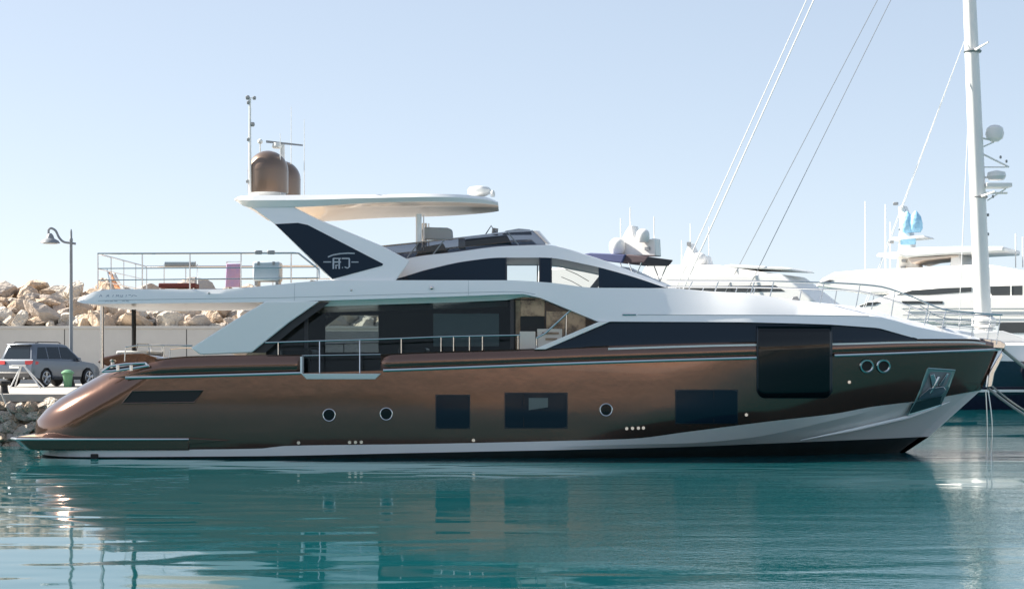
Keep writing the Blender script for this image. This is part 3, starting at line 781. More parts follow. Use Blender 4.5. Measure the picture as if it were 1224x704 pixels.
for s in (1, -1):
    runs = []
    for i in range(len(hx)-1):
        xm = (hx[i]+hx[i+1])/2; c_ = clear(xm, s)
        if not runs or runs[-1][0] != c_: runs.append((c_, MB()))
        q = [(hx[i], -hb(hx[i])*s, hz0(hx[i])), (hx[i+1], -hb(hx[i+1])*s, hz0(hx[i+1])), (hx[i+1], -hw(hx[i+1])*s, max(hz0(hx[i+1])+.003, hz1(hx[i+1]))), (hx[i], -hw(hx[i])*s, max(hz0(hx[i])+.003, hz1(hx[i])))]
        runs[-1][1].add(q, [(0, 1, 2, 3)])
    for c_, mb_ in runs:
        mb_.build('clear_pane' if c_ else 'house_window', M['clear_glass' if c_ else 'navy_glass'], yacht, smooth=True, merge=True)
    for px in (605, 645, 659):
        b = MB(); x = XPX(px, 1.95); b.tube(mir([(x, -hb(x)-0.005, hz0(x)), (x, -hw(x)-0.005, hz1(x))], s), 0.02, 6); b.build('window_post', M['navy_dark'], yacht)
rows = []; crows = []
for x in hx:
    z1_, z2_ = max(hz0(x), hz1(x)), hz2(x); z2_ = max(z2_, z1_+0.01)
    nr = [(x, -hw(x), z1_), (x, -(hw(x)*0.4+ha(x)*0.6)-0.02, z1_*0.4+z2_*0.6), (x, -ha(x), z2_), (x, -ha(x)+0.12, z2_+0.02), (x, 0, z2_+0.05)]
    rows.append(nr + [(a, -y, z) for a, y, z in nr[:-1]][::-1])
    crows.append([(x, -hw(x)+0.02, z1_+0.01), (x, hw(x)-0.02, z1_+0.01)])
b = MB(); b.grid(rows)
nn = len(rows[0]); b.f.append(tuple(range(nn))); b.f.append(tuple(len(rows)*nn-1-k for k in range(nn)))
b.build('house_roof', M['white'], yacht, smooth=True, angle=25)
MB().grid(crows).build('house_ceiling', M['navy_dark'], yacht, solid=0.01)
b = MB(); x = XPX(800, 1.6); b.add([(x, -hb(x), hz0(x)), (x, hb(x), hz0(x)), (x, hw(x), hz1(x)+.1), (x, -hw(x), hz1(x)+.1)], [(0, 1, 2, 3)]); b.build('front_window', M['navy_glass'], yacht)
# helm seat and console seen through the panes
b = MB(); c = Q(716, 344, 0.6)
b.solid([Q(704, 345, 1.0), Q(714, 345, 1.0), Q(722, 330, 1.0), Q(717, 329, 1.0)], [Q(704, 345, .4), Q(714, 345, .4), Q(722, 330, .4), Q(717, 329, .4)]); b.build('helm_seat', M['grey_box'], yacht, bevel=0.02)
b = MB(); b.solid([Q(716, 346, 1.2), Q(775, 346, 1.2), Q(752, 339, 1.2), Q(722, 341, 1.2)], [Q(716, 346, -1.2), Q(775, 346, -1.2), Q(752, 339, -1.2), Q(722, 341, -1.2)]); b.build('helm_console', M['navy_dark'], yacht)
# diagonal wiper / trim lines across the window
for s in (1, -1):
    b = MB(); b.tube(mir([(XPX(px, 1.95), -2.0*nbw(XPX(px, 1.95))*0.985-0.03, HC-(py-HOR)/F*(YC-1.95)) for px, py in ((676, 322), (690, 328), (704, 336))], s), 0.010, 5); b.build('wiper', M['black'], yacht)

# --- flybridge windscreen and furniture
ft = lin([(456, 294.5), (500, 290), (553, 284), (587, 280), (612, 277), (637, 276), (645, 283), (653, 292)])
fb = lin([(456, 295.5), (484, 310), (544, 302), (606, 294.8), (653, 293.5)])
cb = lambda x, z=0: 1.66*nbw(x)
for s in (1, -1):
    ws = patch(457, 652, ft, fb, bf=cb, off=0, nx=40, ny=3, s=s).build('windscreen', M['dark_glass'], yacht, smooth=True, solid=0.012)
    b = MB(); b.tube(mir([onhull(px, ft(px), 0.005, cb) for px in (456, 500, 553, 587, 612, 637)], s), 0.022, 6); b.build('screen_rail', M['steel'], ws)
    for a, c in (((486, 309), (500, 291)), ((517, 305), (531, 287)), ((606, 277), (620, 293))):
        b = MB(); b.tube(mir([onhull(*a, 0.012, cb), onhull(*c, 0.012, cb)], s), 0.02, 6); b.build('screen_strut', M['grey_metal'], ws)
b = MB(); rows = []
for k in range(13):
    t = math.pi*(k/12-0.5); rows.append([Q(637+8*math.cos(t), 276, 1.6*math.sin(t)), Q(653+6*math.cos(t), 292, 1.6*math.sin(t))])
MB().grid(rows).build('front_screen', M['dark_glass'], yacht, smooth=True)
b = MB(); b.solid([Q(505, 287, 1.0), Q(542, 287, 1.0), Q(541, 275, 1.0), Q(535, 272.3, 1.0), Q(507, 271.5, 1.0), Q(504, 275, 1.0)], [Q(505, 287, 0.2), Q(542, 287, 0.2), Q(541, 275, 0.2), Q(535, 272.3, 0.2), Q(507, 271.5, 0.2), Q(504, 275, 0.2)])
b.build('covered_seat', M['grey_box'], yacht, bevel=0.05)
b = MB(); b.solid([Q(552, 295, 1.1), Q(612, 292, 1.1), Q(606, 281, 1.1), Q(556, 286, 1.1)], [Q(552, 295, -1.1), Q(612, 292, -1.1), Q(606, 281, -1.1), Q(556, 286, -1.1)]); b.build('flybridge_console', M['navy_dark'], yacht, bevel=0.04)
b = MB(); b.solid([Q(600, 281, 1.0), Q(636, 281, 1.0), Q(634, 274.5, 1.0), Q(620, 273.2, 1.0), Q(604, 276, 1.0)], [Q(600, 281, -.8), Q(636, 281, -.8), Q(634, 274.5, -.8), Q(620, 273.2, -.8), Q(604, 276, -.8)]); b.build('console_cover', M['grey_box'], yacht, bevel=0.03)
b = MB(); b.tube([Q(580, 281, 0.5), Q(587, 270, 0.5), Q(595, 281, 0.5)], 0.02, 6); b.tube([Q(591, 281, -.3), Q(592, 273, -.3)], 0.09, 8); b.build('steering_wheel', M['grey_metal'], yacht)
b = MB(); b.box(Q(548, 294, 1.2)[0], Q(556, 294, 1.2)[0], -1.3, -0.6, Q(548, 297, 1)[2], Q(548, 286, 1)[2]); b.build('wet_bar', M['cream'], yacht, bevel=0.02)
b = MB(); b.solid([Q(496, 308, 1.2), Q(536, 303, 1.2), Q(530, 291, 1.2), Q(502, 296, 1.2)], [Q(496, 308, .1), Q(536, 303, .1), Q(530, 291, .1), Q(502, 296, .1)]); b.build('dinette', M['tan'], yacht, bevel=0.03)
for s in (1, -1):
    b = MB(); b.tube(mir([Q(500.5, 256, 1.5), Q(500.5, 300, 1.5)], s), 0.085, 10); b.build('hardtop_post', M['white'], yacht, smooth=True)
    b = MB(); b.tube(mir([Q(506.5, 257, 1.4), Q(506.5, 300, 1.4)], s), 0.02, 8); b.build('hardtop_post', M['steel'], yacht, smooth=True)

# --- hardtop and its raked wings
HB = 2.42
t_ = pchip([(276, 236.3), (281, 234), (300, 233.3), (450, 232.3), (553, 230.6), (578, 231), (595, 235)])
bo_ = pchip([(276, 237), (296, 247.5), (347, 247.3), (450, 242), (560, 239.5), (595, 239)])
rows = []
for px in frange(276, 595, 48) :
    x = XPX(px, HB); zt0 = HC-(t_(px)-HOR)/F*(YC-HB); zb0 = HC-(bo_(px)-HOR)/F*(YC-HB)
    e = min(1, (px-276)/20, (595-px)/16+0.02); bb = HB*(0.80+0.20*math.sqrt(max(0, e)))*(1-0.5*max(0, (px-490)/105)**2)
    zm = zt0*0.55+zb0*0.45
    near = [(x, -bb+0.30, zb0+0.01), (x, -bb+0.10, zb0), (x, -bb, zm), (x, -bb+0.10, zt0), (x, -bb*0.5, zt0+0.03), (x, 0, zt0+0.05)]
    rows.append([(x, 0, zb0+0.03)]+near+[(a, -y, z) for a, y, z in near[:-1]][::-1]+[(x, 0, zb0+0.03)])
b = MB(); b.grid(rows); nn = len(rows[0]); b.f.append(tuple(range(nn-1))); b.f.append(tuple(len(rows)*nn-1-k for k in range(1, nn)))
b.build('hardtop', M['white'], yacht, smooth=True, angle=30, merge=True)
def wing(px, py, off=0.0):
    bb = 2.30+(py-248)/(336-248)*0.62+off; return Q(px, py, bb)
for s in (1, -1):
    pl = [(298, 247), (306, 252), (327.5, 267.5), (397, 335.6), (472, 337), (490, 311.5), (459, 295), (381, 262.5), (350, 247)]
    a = mir([wing(*q_) for q_ in pl], s); c = mir([wing(*q_, -0.20) for q_ in pl], s)
    wg = MB().solid(a, c).build('hardtop_wing', M['white'], yacht, bevel=0.03)
    pl = [(328.5, 268), (356, 266.5), (368, 269), (458, 315.5), (457, 317.5), (397.5, 333.5)]
    a = mir([wing(*q_, 0.012) for q_ in pl], s); c = mir([wing(*q_, 0.001) for q_ in pl], s)
    MB().solid(a, c).build('wing_panel', M['navy_glass'], wg)
    b = MB()
    def st(pts, wd): ribbon(b, mir([wing(px, py, 0.014) for px, py in pts], s), wd, 0.004, s)
    st([(392, 307.3), (398, 304.8), (407, 303.3)], .035); st([(405, 303.4), (416, 302.7), (424, 303)], .035)
    st([(386.5, 313.2), (396, 313.2)], .03); st([(420, 313.3), (428.5, 313.3)], .03)
    st([(398.5, 308.8), (398.5, 321.5)], .045); st([(398, 309), (407.5, 309)], .03)
    st([(398, 313.4), (407.5, 313.4)], .05); st([(405.5, 309), (405.5, 321.5)], .04); st([(401, 317), (404, 317)], .03); st([(401.6, 317), (401.6, 321.4)], .03)
    st([(408.5, 309), (418, 309)], .035); st([(417.6, 309), (417.6, 319.5)], .04); st([(409, 319.4), (409.6, 320.4)], .03); st([(412, 319), (415, 320.6), (417, 319.6)], .03)
    b.build('wing_emblem', M['logo'], wg)

# --- domes, mast, radar
zh = HC-(t_(340)-HOR)/F*(YC-HB)+0.04
def dome(px, yoff, r, top):
    Y = YC+yoff; c = ((px-612)/F*Y, yoff, 0); zt0 = HC-(top-HOR)/F*Y
    cyl = zt0-r; base = zh+0.16
    prof = [(r*0.985, base), (r, base+0.05), (r, cyl)] + [(r*math.cos(math.pi/2*k/10)+1e-3, cyl+r*math.sin(math.pi/2*k/10)) for k in range(1, 11)]
    o = MB().lathe(prof, (c[0], yoff, 0), 40).build('satellite_dome', M['bronze_dome'], yacht, smooth=True, angle=40)
    MB().lathe([(r*0.62, zh-0.02), (r*0.80, base-0.03), (r*0.9, base)], (c[0], yoff, 0), 28).build('dome_pedestal', M['white_matt'], o, smooth=True)
    b = MB(); b.lathe([(r+0.006, cyl-0.015), (r+0.006, cyl+0.0)], (c[0], yoff, 0), 40); b.build('dome_seam', M['bronze_dome'], o, smooth=True)
dome(320.5, -0.8, 0.575, 180.5)
dome(337, 0.75, 0.55, 192.5)
b = MB(); a0 = Q(298.8, 118, 1.2); b.tube([(a0[0], a0[1], a0[2]), (a0[0], a0[1], zh)], [0.03, 0.045], 8); ms = b.build('signal_mast', M['white_matt'], yacht, smooth=True)
for px, py, r in ((296, 117, .06), (304, 117.5, .05), (297, 123, .05), (302, 149, .06), (297, 167, .05), (296, 217, .05)):
    c = Q(px, py, 1.2); b = MB(); b.lathe([(r*.7, -r), (r, -r*.5), (r, r*.6), (r*.6, r)], c, 8); b.build('mast_light', M['grey_metal'], ms, smooth=True)
    b = MB(); b.tube([(a0[0], a0[1], c[2]), c], 0.012, 6); b.build('light_bracket', M['white_matt'], ms)
b = MB(); a0 = Q(346, 168, 0.1); b.tube([(a0[0]-0.2, -0.1, zh), (a0[0]-0.2, -0.1, HC-(174-HOR)/F*YC)], [0.10, 0.06], 8); rm = b.build('radar_pedestal', M['white_matt'], yacht, smooth=True)
b = MB(); b.lathe([(0.14, 0), (0.16, 0.05), (0.13, 0.15)], (a0[0]-0.35, -0.1, HC-(178-HOR)/F*YC), 14); b.build('radar_motor', M['white_matt'], rm, smooth=True)
b = MB(); b.solid([Q(318, 168, .18), Q(362, 173, .18), Q(362, 175, .18), Q(318, 171, .18)], [Q(318, 168, .06), Q(362, 173, .06), Q(362, 175, .06), Q(318, 171, .06)]); b.build('radar_scanner', M['grey_metal'], rm)
b = MB(); b.sphere(Q(311, 169.5, .3), 0.075, 12); b.tube([Q(311, 171, .3), (Q(311, 171, .3)[0], -0.3, zh)], 0.02, 6); b.build('antenna_globe', M['white_matt'], yacht, smooth=True)
for px, y0, bb in ((363.7, 143, 0.4), (348, 128, -0.6), (335, 160, 1.1)):
    a = Q(px, y0, bb); b = MB(); b.tube([a, (a[0], a[1], zh)], [0.008, 0.02], 6); b.build('whip_antenna', M['white_matt'], yacht, smooth=True)
b = MB(); c = Q(573, 228, 0.6); b.lathe([(0.18, -0.16), (0.34, -0.08), (0.34, 0.02), (0.28, 0.09), (0.05, 0.13)], c, 20); b.build('radar_dome', M['white_matt'], yacht, smooth=True)
b = MB(); c = Q(589, 232, 0.9); b.lathe([(0.06, -0.08), (0.07, 0.03), (0.03, 0.1)], c, 10); b.build('navigation_light', M['white_matt'], yacht, smooth=True)

# --- flybridge rails aft
FRB = 2.95
for s in (1, -1):
    pts = mir([Q(117, 303.3, FRB), Q(350, 302.5, FRB), Q(357, 303, FRB), Q(381, 322, FRB), Q(382, 334, FRB)], s)
    posts = [mir([Q(px, 303.2, FRB), Q(px, 345.5 if px < 300 else 338, FRB)], s) for px in (117, 170, 227, 288, 348)]
    ex = [mir([Q(117, 321, FRB), Q(376, 319.5, FRB)], s), mir([Q(117, 335, FRB), Q(381, 332, FRB)], s)]
    rail(pts, posts, r=0.026, rp=0.02, extra=ex)
x0 = Q(117, 303.3, FRB)
rail([x0, (x0[0], FRB, x0[2])], [((x0[0], y, x0[2]), (x0[0], y, x0[2]-0.95)) for y in (-1.5, 0, 1.5)], extra=[[(x0[0], -FRB, x0[2]-0.41), (x0[0], FRB, x0[2]-0.41)], [(x0[0], -FRB, x0[2]-0.73), (x0[0], FRB, x0[2]-0.73)]])
# life raft case in its cradle
b = MB(); a0 = Q(302, 312.5, 2.75); a1 = Q(334, 336, 2.75); b.box(a0[0], a1[0], -2.75, -2.1, a1[2], a0[2]); lr = b.build('life_raft_case', M['pale_box'], yacht, bevel=0.05)
b = MB()
for px in (309, 327): c = Q(px, 314, 2.76); b.box(c[0]-0.03, c[0]+0.03, -2.775, -2.7, c[2]-0.06, c[2]+0.03)
b.build('case_latch', M['grey_metal'], lr)
b = MB()
for px in (306, 331): c = Q(px, 336, 2.7); b.box(c[0]-0.04, c[0]+0.04, -2.7, -2.15, c[2]-0.13, c[2]); 
b.build('case_cradle', M['grey_metal'], lr)
for px in (309, 324): 
    b = MB(); c = Q(px, 302, FRB); b.box(c[0]-0.10, c[0]+0.10, -FRB-0.05, -FRB+0.05, c[2]-0.05, c[2]+0.06); b.build('rail_clamp', M['grey_metal'], yacht, bevel=0.02)

# --- bow rails
for s in (1, -1):
    BR = 1.75
    brf = lambda px: max(0.25, min(1.75, 1.75-(px-1010)/190*1.3))
    nr = [(797, 335.8), (900, 336.2), (985, 338), (1048, 342), (1088, 354), (1131, 370.5), (1165, 374), (1199, 376.5)]
    f_ = pchip(nr)
    pts = [Q(px, f_(px), brf(px)) for px in frange(797, 1198, 40)]
    fz_ = lambda x: zt_f(x)+0.03
    posts = []
    for px in (828, 859, 902, 925, 985, 1028, 1070, 1110, 1131, 1165, 1196):
        a = Q(px, f_(px), brf(px)); posts.append(mir([a, (a[0]-0.12, a[1], max(fz_(a[0]), 3.1) if px < 1150 else 3.12)], s))
    mids = [Q(px, f_(px)+ (10 if px > 1110 else 8*(px-1050)/60 if px > 1050 else 4), brf(px)) for px in frange(1100, 1196, 14)]
    mids2 = [Q(px, f_(px)+17, brf(px)) for px in frange(1118, 1190, 12)]
    rail(mir(pts, s), posts, r=0.024, rp=0.017, extra=[mir(mids, s), mir(mids2, s)])
b = MB(); c = Q(1120, 388, 0.0); b.lathe([(0.16, 0), (0.2, 0.1), (0.14, 0.35), (0.18, 0.4)], (c[0], -0.4, 3.25), 12); b.build('windlass', M['steel'], yacht, smooth=True)
b = MB(); c = Q(948, 360, 0.9); b.solid([Q(943, 362, .9), Q(958, 362, .9), Q(953, 354, .9), Q(948, 355, .9)], [Q(943, 362, .5), Q(958, 362, .5), Q(953, 354, .5), Q(948, 355, .5)]); b.build('deck_hatch', M['grey_metal'], yacht, bevel=0.01)

# --- things standing on the flybridge
fz0 = zt_f(-9)+0.05
def deck_bench():
    a0 = Q(190, 345, 0.8); a1 = Q(237, 338, 0.8)
    r_ = empty('deck_bench', (( a0[0]+a1[0])/2, YC-0.8, fz0), label='long bench with wine red seat and blue rolled headrest on the upper deck', cat='bench')
    L = (a1[0]-a0[0])/2
    sz = Q(200, 341, .8)[2]-fz0; 
    b = MB(); b.box(-L*0.92, L*0.95, -0.3, 0.3, sz-0.09, sz+0.05); b.build('seat', M['cushion_red'], r_, bevel=0.03)
    hz = Q(200, 315, .8)[2]-fz0
    b = MB(); b.tube([(-L*0.8, 0.3, hz), (L*0.75, 0.3, hz)], 0.085, 10); b.build('headrest', M['cushion_blue'], r_, smooth=True)
    for x in (-L*0.85, L*0.85):
        b = MB(); b.tube([(x, 0.3, 0), (x, 0.3, hz)], 0.02, 6); b.build('leg', M['steel'], r_)
        b = MB(); b.tube([(x, -0.25, 0), (x, -0.25, sz)], 0.02, 6); b.build('leg', M['steel'], r_)
deck_bench()
a0 = Q(270, 341, 1.0); a1 = Q(287, 315, 1.0)
lk = empty('folded_lounger', ((a0[0]+a1[0])/2, YC-1.0, fz0), label='lilac folded sun lounger standing upright beside the life raft case', cat='lounger')
w_ = (a1[0]-a0[0])/2; hh = a1[2]-fz0
b = MB(); b.solid([(-w_, -0.1, 0.1), (w_, -0.1, 0.1), (w_, 0.05, hh), (-w_, 0.05, hh)], [(-w_, 0, 0.1), (w_, 0, 0.1), (w_, 0.15, hh), (-w_, 0.15, hh)]); b.build('cushion', M['lilac'], lk, bevel=0.02)
b = MB(); b.tube([(-w_, 0, 0), (-w_, 0.16, hh+0.06), (w_, 0.16, hh+0.06), (w_, 0, 0)], 0.02, 6); b.build('frame', M['steel'], lk)
# ensign
fl = empty('ensign', Q(128, 347, 0.0) and (Q(135, 347, 0)[0], YC, zt_f(-11)), label='small orange and white flag on a short staff at the stern rail', cat='flag')
fo = fl.location
b = MB(); t0 = P(128, 322, YC); b.tube([(0, 0, 0), (t0.x-fo.x, 0, t0.z-fo.z)], 0.018, 6); b.build('staff', M['steel'], fl)
rows = []
for k in range(7):
    u = k/6; a_ = P(129+u*9, 325+u*20, YC); c_ = P(137+u*12, 326+u*19.5, YC)
    rows.append([(a_.x-fo.x, 0.06*math.sin(u*6), a_.z-fo.z), ((a_.x+c_.x)/2-fo.x, 0.05*math.sin(u*6+2), (a_.z+c_.z)/2-fo.z), (c_.x-fo.x, 0.06*math.sin(u*6+1), c_.z-fo.z)])
MB().grid([r[:2] for r in rows]).build('flag_cloth', M['orange'], fl, smooth=True, solid=0.006)
MB().grid([r[1:] for r in rows]).build('flag_cloth', M['white_matt'], fl, smooth=True, solid=0.006)

# ================================================================== QUAYSIDE
# --- street lamp
LY = 70.0
lb = P(85, 460, LY)
lamp = empty('street_lamp', (lb.x, LY, QZ), label='tall grey quayside lamp with a curved arm and one bell shade', cat='street lamp')
H = P(85, 274, LY).z-QZ
b = MB(); b.lathe([(0.17, 0), (0.17, 0.10), (0.12, 0.18), (0.11, 0.9), (0.085, 1.0), (0.075, H*0.55), (0.06, H-0.55), (0.075, H-0.52), (0.075, H-0.42), (0.05, H-0.38), (0.045, H-0.12), (0.02, H)], (0, 0, 0), 14); b.build('post', M['lamp'], lamp, smooth=True)
S_ = LY/F
arm = [(0.20, H-0.63), (0, H-0.60), (-8*S_, H-0.56), (-14*S_, H-0.38), (-19*S_, H-0.05), (-24*S_, H+0.04), (-27*S_, H-0.05), (-27*S_, H-0.22)]
fx_ = pchip([(i, q[0]) for i, q in enumerate(arm)]); fz2 = pchip([(i, q[1]) for i, q in enumerate(arm)])
b = MB(); b.tube([(fx_(t), 0, fz2(t)) for t in frange(0, 7, 36)], 0.05, 8); b.build('arm', M['lamp'], lamp, smooth=True)
c = (-22*S_, 0, H-0.66); c = (-25*S_, 0, H-0.60)
b = MB(); b.lathe([(0.42, 0), (0.36, 0.10), (0.18, 0.20), (0.13, 0.34), (0.06, 0.42)], c, 18); b.build('lamp_shade', M['lamp'], lamp, smooth=True)
b = MB(); b.lathe([(0.30, -0.03), (0.28, 0.02)], c, 16); b.build('diffuser', M['lamp_white'], lamp)

# --- litter bin
bp_ = P(81, 462.5, 66.5)
bn = empty('litter_bin', (bp_.x, 66.5, QZ), label='green litter bin with a flared rim beside the lamp post', cat='bin'); bn.scale = (0.85, 0.85, 0.9)
b = MB(); b.lathe([(0.17, 0), (0.18, 0.03), (0.25, 0.62)], (0, 0, 0), 14); b.build('body', M['green'], bn, smooth=True)
b = MB(); b.lathe([(0.25, 0.60), (0.31, 0.62), (0.31, 0.68), (0.20, 0.76), (0.10, 0.80)], (0, 0, 0), 14); b.build('lid', M['green'], bn, smooth=True)
# --- white trestle in front of the car
ty = 64.5
tp = P(27, 437, ty)
tr = empty('trestle', (tp.x, ty, QZ), label='white folding trestle with splayed legs standing at the back of the car', cat='trestle')
hz = tp.z-QZ
b = MB(); b.box(-0.42, 0.12, -0.05, 0.05, hz-0.03, hz+0.04); b.build('top_bar', M['white_matt'], tr, bevel=0.01)
for x0_, x1_, y_ in ((-0.05, -0.42, -0.25), (0.05, 0.78, -0.25), (-0.05, -0.42, 0.35), (0.05, 0.78, 0.35)):
    b = MB(); b.tube([(x0_, 0, hz), (x1_, y_, 0)], 0.028, 6); b.build('leg', M['white_matt'], tr)
# --- mooring bollards on the quay edge
for i, (px, lab) in enumerate(((5, 'low dark mooring bollard at the quay edge behind the trestle'), )):
    c = P(px, 470, 52.4); bo2 = MB(); bo2.lathe([(0.16, 0), (0.13, 0.08), (0.11, 0.25), (0.2, 0.32), (0.18, 0.4), (0.05, 0.43)], (0, 0, 0), 12)
    o = bo2.build('mooring_bollard', M['black'], smooth=True); o.location = (c.x, 52.4, QZ); tag(o, 'low dark mooring bollard on the quay edge at the far left', 'bollard')
# rope loop hanging down the quay face
rp = MB(); rp.tube([P(2, 470, 51.35), P(10, 490, 51.25), P(16, 500, 51.25), P(17, 515, 51.2), P(21, 520, 51.2), P(23, 514, 51.2), P(19, 508, 51.2), P(17, 515, 51.15)], 0.03, 6)
tag(rp.build('hanging_rope', M['rope'], smooth=True), 'pale looped rope hanging down the stone quay face', 'rope')

for row in range(5):
    for k in range(14):
        zz = 1.22-0.33*row
        o = bpy.data.objects.new('quay_stone', RM[(k*5+2+row*7) % 12]); COL.objects.link(o)
        o.location = (-17.6+0.30*k+0.13*(row % 2)+rng.uniform(-.06, .06), 51.40-0.10*row+rng.uniform(-.06, .06), zz+rng.uniform(-0.06, 0.06))
        o.rotation_euler = (rng.uniform(-.5, .5), rng.uniform(-.5, .5), rng.uniform(0, 6))
        s_ = rng.uniform(0.20, 0.30); o.scale = (s_*1.25, s_*0.9, s_*0.95)
        tag(o, 'small broken beige stone packed against the quay face beside the stern', 'stone', 'broken stones along the quay face')
# --- parked car
def make_car(x, y, rz):
    c = empty('parked_car', (x, y, QZ), rz, label='dark silver estate car with red tail lamps parked by the wall', cat='car')
    W = 0.94
    prof = [(-2.33, 0.42), (-2.36, 0.70), (-2.30, 1.00), (-2.24, 1.10), (1.15, 1.02), (1.90, 0.94), (2.22, 0.80), (2.33, 0.60), (2.28, 0.32),
            (1.92, 0.30), (1.86, 0.55), (1.62, 0.74), (1.36, 0.76), (1.10, 0.62), (0.98, 0.30), (-0.98, 0.30), (-1.08, 0.60), (-1.32, 0.76), (-1.60, 0.75), (-1.84, 0.58), (-1.92, 0.32)]
    rows = []
    for yy, k in ((-W, 0.955), (-W*0.97, 0.995), (-W*0.6, 1.0), (0, 1.0), (W*0.6, 1.0), (W*0.97, 0.995), (W, 0.955)):
        rows.append([(px_*k, yy, 0.30+(pz-0.30)*(1 if abs(yy) < W else 0.985)) for px_, pz in prof])
    b = MB(); m_ = len(prof); vs = [q for r in rows for q in r]; fs = []
    for i in range(len(rows)-1):
        for k in range(m_): fs.append((i*m_+k, i*m_+(k+1) % m_, (i+1)*m_+(k+1) % m_, (i+1)*m_+k))
    fs.append(tuple(range(m_))); fs.append(tuple((len(rows)-1)*m_+k for k in range(m_)))
    b.add(vs, fs); b.build('body', M['car'], c, smooth=True, bevel=0.025)
    # cabin
    lo = [(-2.22, 1.06), (1.18, 1.00)]; 
    base = [(-2.22, -0.88), (1.20, -0.88), (1.20, 0.88), (-2.22, 0.88)]
    tops = [(-1.98, -0.66), (-0.10, -0.68), (0.16, -0.64), (0.16, 0.64), (-0.10, 0.68), (-1.98, 0.66)]
    def cab(u, v, z): return (u, v, z)
    L0 = [(-2.26, -0.89, 1.05), (1.22, -0.89, 0.99), (1.22, 0.89, 0.99), (-2.26, 0.89, 1.05)]
    L1 = [(-2.02, -0.69, 1.66), (0.28, -0.69, 1.66), (0.28, 0.69, 1.66), (-2.02, 0.69, 1.66)]
    L2 = [(-1.85, -0.58, 1.735), (0.0, -0.58, 1.74), (0.0, 0.58, 1.74), (-1.85, 0.58, 1.735)]
    b = MB(); b.add(L0+L1+L2, [(0, 1, 5, 4), (1, 2, 6, 5), (2, 3, 7, 6), (3, 0, 4, 7), (4, 5, 9, 8), (5, 6, 10, 9), (6, 7, 11, 10), (7, 4, 8, 11), (8, 9, 10, 11), (0, 3, 2, 1)])
    b.build('cabin', M['car'], c, bevel=0.05)
    def side_pt(u, v, s):   # u along, v height 0..1 on the cabin side
        y_ = 0.89+(0.69-0.89)*v; return (u, -s*(y_+0.008), 1.05+(1.66-1.05)*v)
    for s in (1, -1):
        for poly in ([(-1.95, 0.12), (-1.22, 0.12), (-1.22, 0.88), (-1.72, 0.86)], [(-1.14, 0.12), (-0.36, 0.12), (-0.36, 0.90), (-1.14, 0.88)], [(-0.28, 0.12), (0.86, 0.10), (0.24, 0.88), (-0.28, 0.90)]):
            a = [side_pt(u, v, s) for u, v in poly]; d_ = [(x_, y_*0.985, z_) for x_, y_, z_ in a]
            MB().solid(a, d_).build('side_window', M['car_glass'], c)
        for xw in (-1.45, 1.47):
            b = MB(); b.lathe([(0.22, -0.11), (0.34, -0.115), (0.365, -0.07), (0.365, 0.07), (0.34, 0.115), (0.22, 0.11)], (xw, -0.84*s, 0.365), 24, 'y'); wh = b.build('wheel', M['black'], c, smooth=True)
            b = MB(); b.lathe([(0.235, -0.02), (0.235, 0.02)], (xw, -0.955*s, 0.365), 24, 'y')
            b.build('rim_disc', M['car_dark'], wh)
            b = MB(); yo = -0.975*s
            for k in range(5):
                a_ = 2*math.pi*k/5+0.3; b.tube([(xw, yo, 0.365), (xw+0.24*math.cos(a_), yo, 0.365+0.24*math.sin(a_))], [0.055, 0.06], 6)
            b.tube([(xw+0.245*math.cos(t), yo, 0.365+0.245*math.sin(t)) for t in frange(0, 2*math.pi, 24)], 0.022, 6, cap=False)
            b.build('rim', M['rim'], wh, smooth=True)
        b = MB(); b.box(0.62, 0.80, min(-0.92*s, -1.08*s), max(-0.92*s, -1.08*s), 1.02, 1.17); b.build('wing_mirror', M['car'], c, bevel=0.04)
        # tail lamp wrapping the corner
        y1_ = 0.90*s
        b = MB(); b.add([(-2.335, -0.55*s, 0.90), (-2.335, -0.55*s, 1.04), (-2.29, -0.90*s, 1.05), (-2.29, -0.90*s, 0.88), (-1.95, -0.955*s, 1.0), (-1.98, -0.955*s, 0.90)], [(0, 1, 2, 3), (3, 2, 4, 5)])
        b.build('tail_lamp', M['tail'], c, solid=0.03, offset=0)
        b = MB(); b.tube([(-1.7, -0.60*s, 1.74), (-1.6, -0.60*s, 1.79), (-0.2, -0.60*s, 1.79), (-0.05, -0.60*s, 1.74)], 0.02, 6); b.build('roof_rail', M['car_dark'], c)
        b = MB(); b.box(2.20, 2.30, min(-0.55*s, -0.88*s), max(-0.55*s, -0.88*s), 0.62, 0.78); b.build('headlight', M['lamp_white'], c, bevel=0.03)
        b = MB(); b.box(-0.93, 0.93, min(-0.9*s, -0.965*s), max(-0.9*s, -0.965*s), 0.28, 0.40); b.build('sill', M['car_dark'], c, bevel=0.02)
    # rear glass, bumper
    a = [(-2.225, -0.70, 1.14), (-2.225, 0.70, 1.14), (-2.055, 0.58, 1.58), (-2.055, -0.58, 1.58)]; d_ = [(x_+0.04, y_, z_) for x_, y_, z_ in a]
    MB().solid([(x_-0.02, y_, z_) for x_, y_, z_ in a], d_).build('rear_window', M['car_glass'], c)
    a = [(0.98, -0.72, 1.12), (0.98, 0.72, 1.12), (0.37, 0.60, 1.60), (0.37, -0.60, 1.60)]
    MB().solid([(x_+0.10, y_, z_) for x_, y_, z_ in a], a).build('windscreen', M['car_glass'], c)
    b = MB(); b.box(-2.42, -2.2, -0.88, 0.88, 0.34, 0.60); b.build('rear_bumper', M['car_dark'], c, bevel=0.05)
    b = MB(); b.box(2.2, 2.40, -0.86, 0.86, 0.28, 0.52); b.build('front_bumper', M['car_dark'], c, bevel=0.05)
    b = MB(); b.box(-2.395, -2.36, -0.27, 0.27, 0.74, 0.86); b.build('number_plate', M['white_matt'], c)
